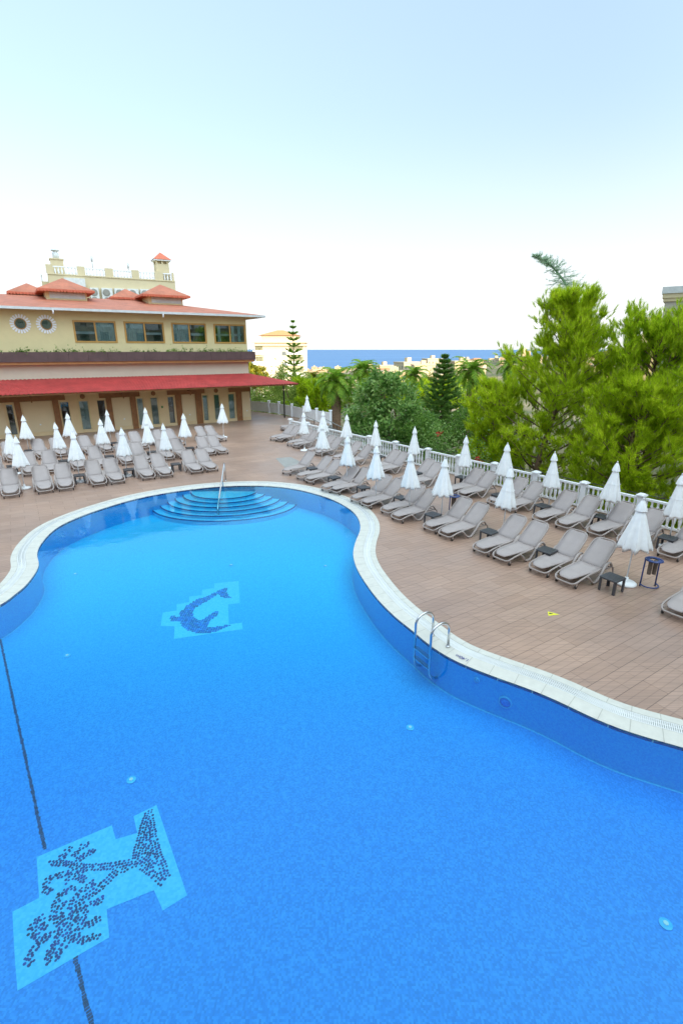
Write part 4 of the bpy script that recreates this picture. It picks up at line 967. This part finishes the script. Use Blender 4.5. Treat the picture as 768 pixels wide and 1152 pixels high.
# ------------------------------------------------------------------ tower and low block at the right edge
TA = at(748.5, 334, 48.); r = empty('tower_block', (TA.x, TA.y, 0), -.60); tag(r, 'grey beige tower block with stepped cornice at the right edge', 'building')
zt = TA.z
wall_open('greyw', 0, 12, -5, zt-.4, [(1.15, 2.6, zt-5.6, zt-2.0)], th=.5, name='wall', parent=r)
q = mb('greyw'); q.box(0, .4, .502, 12, -5, zt-.4); q.box(2.6, 12, .6, 12, -5, zt-.5); q.build('side_wall', r)
q = mb('cream'); q.box(-.15, 12, -.15, 12, zt-.40, zt-.12); q.box(-.25, 12, -.25, 12, zt-.118, zt+.25); q.use('zinc'); q.box(-.35, 12, -.35, 12, zt+.252, zt+.8); q.build('cornice', r)
TA = at(725, 357, 62.); TBp = at(752, 357, 62.); r = empty('low_block', (TA.x, TA.y, 0), -.52); tag(r, 'plain beige flat roofed block behind the pines beside the tower', 'building')
q = mb('cream'); q.box(0, 14, 0, 10, -5, TA.z-.3); q.build('wall', r); q = mb('wallp'); q.box(-.15, 14, -.15, 10, TA.z-.299, TA.z); q.build('parapet', r)

# ------------------------------------------------------------------ the guest's own hotel block, and an unseen wing added to shade the pool
def facade_block(name, label, x0, x1, y0, y1, z1, front):
    r = empty(name, (0, 0, 0)); tag(r, label, 'building'); q = mb('wallp'); q.box(x0, x1, y0, y1, -4, z1); q.build('wall', r)
    q = mb('white'); g_ = mb('glass')
    for fl in range(int(z1/3.1)):
        z = fl*3.1+.3
        if front == 'y':
            n_ = int((x1-x0)/4)
            for j in range(n_): 
                x = x0+2+j*4
                if abs(x) < 3 and 2.5 < z < 8: continue
                g_.box(x-.9, x+.9, y1+.001, y1+.03, z+.2, z+2.2)
        else:
            n_ = int((y1-y0)/4)
            for j in range(n_):
                y = y0+2+j*4; g_.box(x0-.03, x0-.001, y-.9, y+.9, z+.2, z+2.2); q.box(x0-1.1, x0-.031, y-1.6, y+1.6, z-.15, z); q.box(x0-1.1, x0-1.04, y-1.6, y+1.6, z, z+.95)
    q.build('balcony', r); g_.build('window', r); return r
facade_block('guest_hotel', 'tall hotel block standing behind the near end of the pool', -46, 30, -17, -4.2, 9.5, 'y')
facade_block('shade_wing', 'tall wing added out of view on the right to shade the pool', 34, 46, -60, 35, 37, 'x')

# ------------------------------------------------------------------ far building and the town
FA = at(286, 381, 150.); r = empty('sunlit_apartment_block', (FA.x, FA.y, 0), -.02); tag(r, 'sunlit white apartment block with orange hipped roof before the sea', 'building')
FB = at(341, 381, 150.); w_ = FB.x-FA.x; z1 = at(310, 384, 150).z; zr = at(310, 371, 152).z
q = mb('t4'); q.box(0, w_, 0, 12, -22, z1); q.box(w_*.12, w_*.86, 2, 10, z1, z1+1.6); q.build('wall', r)
q = mb('wallp'); q.box(-1, w_+1, -1, 13, z1-.001-.4, z1+.0); q.box(-1, w_+1, -1, 13, z1-1.2, z1-.9); q.build('cornice', r)
q = mb('orange'); k = q.add([(w_*.06, 1, z1+1.6), (w_*.92, 1, z1+1.6), (w_*.92, 11, z1+1.6), (w_*.06, 11, z1+1.6), (w_*.42, 6, zr), (w_*.55, 6, zr)])
for f_ in ((0, 1, 5, 4), (1, 2, 5), (2, 3, 4, 5), (3, 0, 4), (3, 2, 1, 0)): q.face([k+i for i in f_])
q.build('roof', r)
for fl in range(6):
    z = z1-3.4-fl*3.0
    for (a, c) in ((-.4, w_*.2), (w_*.66, w_+.4)):
        q = mb('white'); q.box(a, c, -1.4, -.001, z-.15, z); q.box(a, c, -1.4, -1.3, z, z+.9); q.build('balcony', r)
        q = mb('room'); q.box(a+.6, c-.5, -.03, -.002, z+.02, z+2.2); q.build('window', r)

def house_proto(i):
    q = MB(); rr = random.Random(i); w_, d_, h_ = rr.uniform(9, 16), rr.uniform(8, 12), rr.uniform(6, 15)
    q.use(['t1', 't2', 't3'][i % 3]); q.box(-w_/2, w_/2, -d_/2, d_/2, -14, h_)
    if i % 4 == 0:
        q.use('troof'); k = q.add([(-w_/2-.6, -d_/2-.6, h_), (w_/2+.6, -d_/2-.6, h_), (w_/2+.6, d_/2+.6, h_), (-w_/2-.6, d_/2+.6, h_), (-w_/5, 0, h_+2.4), (w_/5, 0, h_+2.4)])
        for f_ in ((0, 1, 5, 4), (1, 2, 5), (2, 3, 4, 5), (3, 0, 4)): q.face([k+a for a in f_])
    else:
        q.use('t3'); q.box(-w_/2-.3, w_/2+.3, -d_/2-.3, d_/2+.3, h_, h_+.6); q.box(-1.5, 1.5, -1.5, 1.5, h_+.6, h_+3)
    q.use('room')
    for fl in range(int(h_/3)):
        for j in range(int(w_/3)): q.box(-w_/2+1+j*3, -w_/2+2.4+j*3, -d_/2-.06, -d_/2-.002, fl*3+.8, fl*3+2.4)
        for j in range(int(d_/3)):
            y = -d_/2+1+j*3; q.box(-w_/2-.06, -w_/2-.002, y, y+1.3, fl*3+.8, fl*3+2.4); q.box(w_/2+.002, w_/2+.06, y, y+1.3, fl*3+.8, fl*3+2.4)
    return q.build('town_house')
prot = [house_proto(i) for i in range(9)]; used = [0]*9; taken = []
def try_house(x, y, zoff=0, grp='', lab=''):
    if any((x-a)**2+(y-c)**2 < 11.5**2 for a, c in taken): return
    taken.append((x, y)); i = random.randrange(9)
    o = prot[i] if not used[i] else prot[i].copy()
    if used[i]: COL.objects.link(o)
    used[i] = 1; o.location = (x, y, H(x, y)+zoff); o.rotation_euler = (0, 0, random.uniform(-.5, .5)); s = random.uniform(.6, .9)*(1 if not 'hill' in grp else .75); o.scale = (s, s, s)
    tag(o, lab, 'house', grp)
for _ in range(3000):
    d = random.uniform(230, 1150)**1.0; u = random.uniform(328, 560); x = (u-384)/560*d*1.0; y = d*.98
    if x > 70 and y < 520 and ((x-150)/95)**2+((y-330)/120)**2 < 1.5: continue
    if len(taken) > 190: break
    try_house(x, y, -3, 'pale houses of the town below the sea horizon', 'small pale sunlit house or block in the town below the sea')
n0 = len(taken)
for _ in range(900):
    a = random.uniform(0, 2*PI); rr = math.sqrt(random.random())*110; x = 140+rr*math.cos(a); y = 325+rr*math.sin(a)
    if len(taken)-n0 > 60: break
    if x/y < .17: continue
    try_house(x, y, -3.5, 'pale houses on the hill at the right', 'small pale sunlit house on the low hill behind the pines')

# ------------------------------------------------------------------ trees
def trunk_mesh(q, pts, r0, r1, n=8):
    m_ = len(pts); q.tube(pts, [r0+(r1-r0)*i/(m_-1) for i in range(m_)], n); return q
def needles(tips, dirs, per=36, L0=.17, w=.012, spread=.8):
    "tufts of needles radiating from twig tips"
    N = len(tips)*per; c = np.repeat(tips, per, 0); d0 = np.repeat(dirs, per, 0)
    d = rng.normal(size=(N, 3)); d /= np.linalg.norm(d, axis=1)[:, None]; d = d*spread+d0; d /= np.linalg.norm(d, axis=1)[:, None]
    back = rng.uniform(0, .22, N)[:, None]; c = c-d0*back
    s = np.cross(d, rng.normal(size=(N, 3))); s /= np.linalg.norm(s, axis=1)[:, None]
    L_ = L0*rng.uniform(.6, 1.2, N)[:, None]
    V = np.stack([c-s*w, c+s*w, c+d*L_], 1).reshape(-1, 3); return V, np.arange(3*N).reshape(N, 3)
def pine(loc, top, rmax, zlow, nl, matn, label, seed, lean=(0, 0), group=None, env=None, per=26, tufts=7, apex=.55, nw=.0095):
    rr = np.random.default_rng(seed); rd = random.Random(seed)
    r = empty('pine_tree', loc); tag(r, label, 'tree', group); q = mb('bark', True); base = 0; Ht = top-loc[2]
    axis = lambda z: Vector((lean[0]*(z/Ht)**2+.25*math.sin(z*.7+seed), lean[1]*(z/Ht)**2+.2*math.cos(z*.6+seed), z))
    trunk_mesh(q, [axis(Ht*i/14*.96) for i in range(15)], .24, .03); lim = mb('bark', True); tips = []; dirs = []
    for i in range(nl):
        f = (i+rd.random())/nl; z = zlow-loc[2]+(Ht-(zlow-loc[2]))*f**.9; z = min(z, Ht*.95)
        fr = (z-(zlow-loc[2]))/(Ht-(zlow-loc[2])); R_ = rmax*((1-fr)**apex*(.55+.45*min(1, fr*3+.4)))*rd.uniform(.45, 1.2)+.3
        a = i*2.399+rd.uniform(-.4, .4); up = .15+.75*fr+rd.uniform(-.12, .2); p0 = axis(z*.93); dr = Vector((math.cos(a), math.sin(a), up)).normalized()
        pts = [p0]; cur = p0.copy(); dd_ = dr.copy(); n_ = 6
        for s in range(n_):
            dd_ = (dd_+Vector((rd.uniform(-.16, .16), rd.uniform(-.16, .16), .05))).normalized(); cur = cur+dd_*R_/n_; pts.append(cur.copy())
        trunk_mesh(lim, pts, .05*(1.2-fr*.6), .012, 5)
        for s in range(1, n_+1):
            if s < 3 and rd.random() < .65: continue
            nb_ = rd.randint(1, 3) if s < n_ else 4
            for _ in range(nb_):
                b0 = pts[s]; bd = (dd_*.7+Vector((rd.gauss(0, .6), rd.gauss(0, .6), rd.gauss(.25, .4)))).normalized(); BL = R_*.22*rd.uniform(.5, 1.3)+.22; b1 = b0+bd*BL
                trunk_mesh(lim, [b0, b0.lerp(b1, .5)+Vector((0, 0, -.02)), b1], .014, .005, 3)
                for t_ in range(tufts):
                    g_ = (t_+.6)/tufts; tp = b0.lerp(b1, g_)+Vector((rd.gauss(0, .09), rd.gauss(0, .09), rd.gauss(0, .08))); td = (bd*.8+Vector((rd.gauss(0, .3), rd.gauss(0, .3), .8+rd.gauss(0, .25)))).normalized(); tips.append(tp); dirs.append(td)
    V, Fc = needles(np.array(tips), np.array(dirs), per, .27, nw, .55); q.build('trunk', r); lim.build('limb', r); rawmesh('crown', V, Fc, matn, r); return r
Gz = -3.6
pine((10.4, 25.6, Gz), at(640, 322, 25.6).z, 4.1, -1.6, 90, 'pine', 'tall bright green pine with a loose pointed crown behind the balustrade', 3, (.9, 0), apex=.5)
pine((15.0, 24.6, Gz), at(712, 360, 24.6).z, 5.1, -1.2, 94, 'pine2', 'broad green pine with a rounded crown at the right edge', 5, (0, 0), apex=.42)
pine((12.9, 21.7, Gz), at(650, 430, 21.7).z, 3.1, -2.6, 70, 'pine', 'low bushy pine in front of the two tall pines', 8, (0, 0), apex=.38)
pine((18.6, 18.8, Gz), 3.2, 3.2, -2.4, 52, 'pine2', 'low spreading pine beside the balustrade at the right edge', 11, (0, 0), apex=.38)
pine((8.5, 27.2, Gz), at(556, 426, 27.2).z, 1.9, -2.6, 44, 'pine', 'small bright yellow-green pine at the left foot of the tall pines', 14, (0, 0), apex=.4)
pine((15.4, 18.9, Gz), 1.1, 2.2, -2.8, 40, 'pine', 'short pale green pine close behind the near balustrade', 18, (0, 0), apex=.35)
# bent spire behind the tall pine
r = empty('leaning_conifer', (11.6, 29.0, Gz)); tag(r, 'slender bluish conifer tip bending over to the left above the pines', 'tree')
tipz = at(605, 288, 29).z-Gz; bx = at(640, 340, 29).x-11.6; tx = at(600, 288, 29).x-11.6
path = [(0, 0, 0), (0, 0, 5), (bx, 0, at(645, 350, 29).z-Gz), (at(638, 325, 29).x-11.6, 0, at(638, 325, 29).z-Gz), (at(625, 305, 29).x-11.6, 0, at(625, 305, 29).z-Gz), (at(611, 292, 29).x-11.6, 0, at(611, 292, 29).z-Gz), (tx, 0, at(598, 288, 29).z-Gz)]
cp_ = catm(path, 5); trunk_mesh(mb('blueleaf', True), cp_, .13, .006, 7).build('trunk', r); tips = []; dirs = []; lim = mb('bark', True)
for i in range(8, len(cp_)):
    f = i/len(cp_); 
    for _ in range(9 if f < .85 else 6):
        dv = Vector((random.gauss(0, 1), random.gauss(0, 1), random.gauss(.3, .5))).normalized(); Lb = (1-f)*2.0*random.uniform(.4, 1)+.12; e = cp_[i]+dv*Lb; lim.use('blueleaf', True); trunk_mesh(lim, [cp_[i], e], .009, .003, 3)
        for k in range(5): tips.append(cp_[i].lerp(e, .3+.7*k/4)); dirs.append(dv)
V, Fc = needles(np.array(tips), np.array(dirs), 13, .15, .007); lim.build('limb', r); rawmesh('crown', V, Fc, 'blueleaf', r)

def araucaria(loc, Ht, rmax, tiers, matn, label, sparse=False, seed=1, trunk_r=.14):
    rd = random.Random(seed); r = empty('norfolk_pine', loc); tag(r, label, 'tree'); q = mb('bark', True); trunk_mesh(q, [(0, 0, 0), (0, 0, Ht*.5), (0, 0, Ht)], trunk_r, .02); q.build('trunk', r)
    lim = mb('bark', True); C = []; D = []
    for t_ in range(tiers):
        f = t_/(tiers-1); z = Ht*((.22 if not sparse else .18)+(.78 if not sparse else .82)*f**.92); R_ = rmax*(1-f)**.8*rd.uniform(.85, 1.1)+.12; nb_ = 6 if sparse else 9; ph = rd.random()*6
        for b_ in range(nb_):
            a = ph+b_*2*PI/nb_+rd.uniform(-.15, .15); n_ = 10; pts = []
            for s in range(n_+1):
                g_ = s/n_; pts.append(Vector((R_*g_*math.cos(a), R_*g_*math.sin(a), z-(.12*R_*math.sin(PI*g_) if not sparse else 0)+(.22 if not sparse else .42)*R_*g_**1.6)))
            trunk_mesh(lim, pts, .02, .006, 4)
            for s in range(2, n_+1):
                for k in range(3 if not sparse else 5):
                    C.append(pts[s]+Vector((rd.gauss(0, .05), rd.gauss(0, .05), rd.gauss(.02, .04)))); sd = Vector((-math.sin(a), math.cos(a), 0))*rd.choice((-1, 1))*.9+Vector((math.cos(a), math.sin(a), .45)); D.append(sd.normalized())
    V, Fc = needles(np.array(C), np.array(D), 16 if not sparse else 7, .24 if not sparse else .30, .018 if not sparse else .028, .45); lim.build('branch', r); rawmesh('crown', V, Fc, matn, r)
p = at(496, 470, 38.5); araucaria((p.x, 38.5, Gz), at(496, 401, 38.5).z-Gz, 2.35, 19, 'darkc', 'dark green layered conifer with a pointed top behind the balustrade')
p = at(331.5, 440, 78.); araucaria((p.x, 78., -6), at(331.5, 362, 78.).z+6, 2.3, 15, 'palm', 'tall thin tiered conifer rising against the sky left of the sea', True, 4, .2)

def broadleaf(loc, blobs, n, size, matn, label, name='leafy_tree', trunk=True, aspect=.5, droop=.3, seed=2, group=None, cat='tree'):
    rr = np.random.default_rng(seed); r = empty(name, loc); tag(r, label, cat, group)
    if trunk:
        q = mb('bark', True); 
        for (bx, by, bz, br) in blobs: trunk_mesh(q, [(0, 0, 0), (bx*.3, by*.3, bz*.55), (bx, by, bz)], .13, .03, 6)
        q.build('trunk', r)
    tot = sum(b_[3]**2 for b_ in blobs); C = []; O_ = []
    for (bx, by, bz, br) in blobs:
        m_ = int(n*br*br/tot); nc = max(6, m_//70); cc = rr.normal(size=(nc, 3)); cc /= np.linalg.norm(cc, axis=1)[:, None]; cc *= (br*rr.uniform(.55, 1.05, nc)**.6)[:, None]
        idx = rr.integers(0, nc, m_); c = cc[idx]+rr.normal(0, .2*br**.5, (m_, 3)); o_ = c/np.linalg.norm(c, axis=1)[:, None]; C.append(c+np.array([bx, by, bz])); O_.append(o_)
    V, Fc = leaves(np.concatenate(C), size, aspect, droop, np.concatenate(O_)); rawmesh('crown', V, Fc, matn, r); return r
def blob(cx, cy, cz, n, R_, spread, seed):
    rd = random.Random(seed); return [(cx+rd.uniform(-1, 1)*spread, cy+rd.uniform(-1, 1)*spread*.8, cz+rd.uniform(-.8, 1)*spread*.8, R_*rd.uniform(.7, 1.2)) for _ in range(n)]
p = at(435, 455, 34.5)
broadleaf((p.x, 34.5, Gz), [(-.2, 0, 6.6, 1.35), (-1.3, 0, 5.6, 1.3), (1.1, .2, 5.6, 1.45), (.2, -.8, 4.6, 1.7), (-2.0, 0, 4.2, 1.25), (2.0, 0, 4.2, 1.45), (-.5, 0, 7.6, .7), (.3, 0, 7.2, .6), (0, -.9, 2.9, 1.9), (-1.8, -.4, 2.6, 1.4), (2.1, -.4, 2.6, 1.4)], 13000, .29, 'broad', 'rounded broadleaf tree with drooping glossy leaves behind the balustrade')
p = at(330, 440, 56.)
broadleaf((p.x, 58., Gz-1), blob(0, 0, 5.2, 7, 1.7, 2.3, 3), 9000, .22, 'olive', 'olive green bushy tree left of the palms beyond the white fence', seed=5)
p = at(300, 440, 62.)
broadleaf((p.x-.5, 66., Gz-2), blob(0, 0, 5.2, 7, 1.6, 2.3, 4), 8000, .24, 'olive', 'olive green tree beside the awning post', seed=6)
p = at(356, 450, 50.)
pine((p.x, 51., Gz), at(352, 436, 51).z, 3.0, -1., 40, 'pine2', 'wide low green conifer right beyond the white panel fence', 21, (0, 0), apex=.3, per=26, nw=.015)
p = at(290, 420, 118.)
broadleaf((p.x, 118., -12), blob(0, 0, 12.5, 5, 2., 1.8, 9), 3500, .5, 'yel', 'sunlit yellow-green tree left of the white apartment block', seed=9)
for i, (u, v, Y, R_, m_, lb) in enumerate([(531, 474, 36, 1.8, 'darkc', 'dark green bush right of the layered conifer'), (545, 470, 37, 1.6, 'darkc', 'dark green bush at the left foot of the pines'), (466, 492, 33, 1.1, 'darkc', 'dark leafy bush below the layered conifer'), (405, 478, 37.5, 1.3, 'broad', 'small green bush beside the stair railing'), (392, 450, 46, 1.5, 'palm', 'bright green bush between the palm trunk and the broadleaf tree')]):
    p = at(u, v, Y); broadleaf((p.x, Y, Gz), blob(0, 0, p.z-Gz+.1, 4, R_*.75, R_*.6, 30+i), 4200, .14, m_, lb, 'bush', seed=40+i, cat='bush')
# more greenery on the slope between the garden and the town
for i in range(46):
    Y = random.uniform(58, 210); u = random.uniform(296, 620); x = (u-384)/560*Y
    if u < 350 and 100 < Y < 160: continue
    z = H(x, Y); broadleaf((x, Y, z), blob(0, 0, 3.6, 4, 1.9, 1.6, 60+i), 1500 if Y < 120 else 900, .42, ['olive', 'pine', 'broad', 'yel', 'palm'][i % 5], ['olive green', 'bright green', 'dark green', 'yellow-green', 'fresh green'][i % 5]+' tree on the slope between the garden and the town', seed=70+i, group='trees on the slope towards the town')

def palm(loc, Ht, fl, nf, label, seed=1, tr=.3, fan=False, matn='palm'):
    rd = random.Random(seed); rr = np.random.default_rng(seed); r = empty('palm_tree', loc); tag(r, label, 'palm tree'); q = mb('palmbark', True); n_ = int(Ht/.16)
    q.tube([(0, 0, Ht*i/n_) for i in range(n_+1)], [tr*(1.08 if i % 2 else .94)*(1.15 if i < 3 else 1) for i in range(n_+1)], 12); q.build('trunk', r)
    Vs = []; rib = mb('olive', True)
    for k in range(nf):
        a = k*2.399+rd.uniform(-.2, .2); f = k/nf; el = 1.35-1.75*f+rd.uniform(-.12, .12); Lf = fl*rd.uniform(.85, 1.1); pts = []; cur = Vector((0, 0, Ht)); e = el; n2 = 14
        for s in range(n2+1):
            pts.append(cur.copy()); cur = cur+Vector((math.cos(a)*math.cos(e), math.sin(a)*math.cos(e), math.sin(e)))*Lf/n2; e -= (.10 if not fan else .07)*(1+s/n2)
        trunk_mesh(rib, pts, .025, .006, 4)
        side = Vector((-math.sin(a), math.cos(a), 0))
        for s in range(2, n2+1):
            for h in (0, .33, .66):
                if s == n2 and h: continue
                b0 = pts[s] if s == n2 else pts[s].lerp(pts[s+1], h); g_ = (s+h)/n2; ll = Lf*.26*math.sin(PI*min(1, g_*.86+.12))+.05; fw = (pts[s]-pts[s-1]).normalized()
                for sg in (-1, 1):
                    d_ = (side*sg*.85+fw*.55+Vector((0, 0, rd.uniform(-.35, .1)))).normalized(); e_ = b0+d_*ll+Vector((0, 0, -.12*ll)); w2 = fw*.035*(1+Lf*.2)
                    Vs.append([b0-w2, b0+w2, e_])
    rib.build('frond_rib', r); V = np.array([[list(p) for p in t_] for t_ in Vs]).reshape(-1, 3); rawmesh('crown', V, np.arange(len(V)).reshape(-1, 3), matn, r)
def palm_at(u, v, Y, fl, nf, label, **k):
    p = at(u, v, Y); palm((p.x, Y, H(p.x, Y)), p.z-H(p.x, Y), fl, nf, label, **k)
palm_at(378, 430, 45.5, 2.5, 34, 'palm with a thick brown trunk just beyond the stair gap', seed=1, tr=.42)
palm_at(409, 417, 54, 2.3, 30, 'palm with upright fronds standing out against the sea', seed=2)
palm_at(465, 422, 50, 1.9, 24, 'palm showing between the broadleaf tree and the layered conifer', seed=3)
palm_at(530, 418, 47, 2.5, 32, 'palm between the layered conifer and the tall pines', seed=4)
palm_at(352, 426, 62, 1.9, 28, 'yellow-green palm right of the tall thin conifer', seed=5, matn='yel')
palm_at(573, 412, 50, 1.8, 22, 'palm half hidden at the left side of the tall pine', seed=6)
# hibiscus blooms near the balustrade
for i, (u, v, Y) in enumerate([(493, 486, 31), (534, 515, 25.5)]):
    p = at(u, v, Y); r = empty('red_flower_bush', (p.x, Y, Gz)); tag(r, ['dark bush with red blooms below the layered conifer', 'dark bush with a red bloom behind the white balustrade post'][i], 'bush')
    V, Fc = leaves(rng.normal(size=(1800, 3))*np.array([.6, .6, .8])+np.array([0, 0, p.z-Gz-.9]), .14, .55, .1); rawmesh('foliage', V, Fc, 'broad', r)
    V, Fc = leaves(rng.normal(size=(26, 3))*np.array([.09, .09, .06])+np.array([0, -.55, p.z-Gz]), .13, .9, 0); rawmesh('bloom', V, Fc, 'flower', r)

# ------------------------------------------------------------------ light
SUN_EL = math.radians(8.); TRV = Vector((-.70, .71, 0)).normalized()
SKY_UP = (2.6, 2.25, 1.9, 1); SKY_F, SKY_B, HAZE_C = .92, 2.1, (1.80, 1.84, 1.86, 1)
world = bpy.data.worlds.new('World'); scene.world = world; world.use_nodes = True; nt = world.node_tree
sk = nd(nt, 'ShaderNodeTexSky', sky_type='NISHITA'); sk.sun_disc = False; sk.sun_elevation = SUN_EL
sd = -TRV   # towards the sun
sk.sun_rotation = math.atan2(sd.x, sd.y); sk.air_density = 1.; sk.dust_density = 1.2; sk.ozone_density = 3.; sk.altitude = 50
bgn = nt.nodes['Background']; hs = nd(nt, 'ShaderNodeHueSaturation', i_Saturation=.62); nt.links.new(sk.outputs[0], hs.inputs['Color'])
# low-sun sky: sun's side boosted as added fill, milky along the horizon
wc = nd(nt, 'ShaderNodeTexCoord'); sx = nd(nt, 'ShaderNodeSeparateXYZ'); nt.links.new(wc.outputs['Generated'], sx.inputs[0])
dp = nd(nt, 'ShaderNodeVectorMath', operation='DOT_PRODUCT'); dp.inputs[1].default_value = (-TRV.x, -TRV.y, 0); nt.links.new(wc.outputs['Generated'], dp.inputs[0])
mr = nd(nt, 'ShaderNodeMapRange', interpolation_type='SMOOTHSTEP'); mr.inputs[1].default_value = -.4; mr.inputs[2].default_value = .8; mr.inputs[3].default_value = SKY_F; mr.inputs[4].default_value = SKY_B; nt.links.new(dp.outputs['Value'], mr.inputs[0])
mu = nd(nt, 'ShaderNodeMix', data_type='RGBA', blend_type='MULTIPLY'); mu.clamp_result = False; mu.inputs[0].default_value = 1; pc = nd(nt, 'ShaderNodeMix', data_type='RGBA'); pc.inputs[0].default_value = .65; pc.inputs[7].default_value = (.92, 1.30, 1.60, 1); nt.links.new(hs.outputs[0], pc.inputs[6]); nt.links.new(pc.outputs[2], mu.inputs[6]); nt.links.new(mr.outputs[0], mu.inputs[7])
hz = nd(nt, 'ShaderNodeMapRange', interpolation_type='SMOOTHERSTEP'); hz.inputs[1].default_value = -.02; hz.inputs[2].default_value = .40; hz.inputs[3].default_value = 1.; hz.inputs[4].default_value = 0.; nt.links.new(sx.outputs[2], hz.inputs[0])
mx = nd(nt, 'ShaderNodeMix', data_type='RGBA'); nt.links.new(hz.outputs[0], mx.inputs[0]); nt.links.new(mu.outputs[2], mx.inputs[6]); mx.inputs[7].default_value = HAZE_C
ov = nd(nt, 'ShaderNodeMapRange', interpolation_type='SMOOTHSTEP'); ov.inputs[1].default_value = .52; ov.inputs[2].default_value = .80; nt.links.new(sx.outputs[2], ov.inputs[0])
oc = nd(nt, 'ShaderNodeMix', data_type='RGBA'); oc.inputs[6].default_value = (1, 1, 1, 1); oc.inputs[7].default_value = SKY_UP; nt.links.new(ov.outputs[0], oc.inputs[0])   # sky overhead boosted as added fill for the shaded deck
m3 = nd(nt, 'ShaderNodeMix', data_type='RGBA', blend_type='MULTIPLY'); m3.clamp_result = False; m3.inputs[0].default_value = 1; nt.links.new(mx.outputs[2], m3.inputs[6]); nt.links.new(oc.outputs[2], m3.inputs[7])
nt.links.new(m3.outputs[2], bgn.inputs[0]); bgn.inputs[1].default_value = .13
s = bpy.data.lights.new('sun', 'SUN'); s.energy = 2.2; s.angle = math.radians(.5); s.color = (1, .78, .50); so = bpy.data.objects.new('sun', s); COL.objects.link(so)
dv = Vector((TRV.x*math.cos(SUN_EL), TRV.y*math.cos(SUN_EL), -math.sin(SUN_EL))); so.rotation_euler = dv.to_track_quat('-Z', 'Y').to_euler()
vs = scene.view_settings; vs.view_transform = 'Standard'; vs.look = 'None'; vs.gamma = 1; vs.exposure = 2.3; vs.use_curve_mapping = False
scene.render.engine = 'CYCLES'; c = scene.cycles; c.max_bounces = 8; c.transparent_max_bounces = 12; c.diffuse_bounces = 3; c.glossy_bounces = 3; c.use_denoising = True; c.caustics_reflective = False; c.caustics_refractive = False
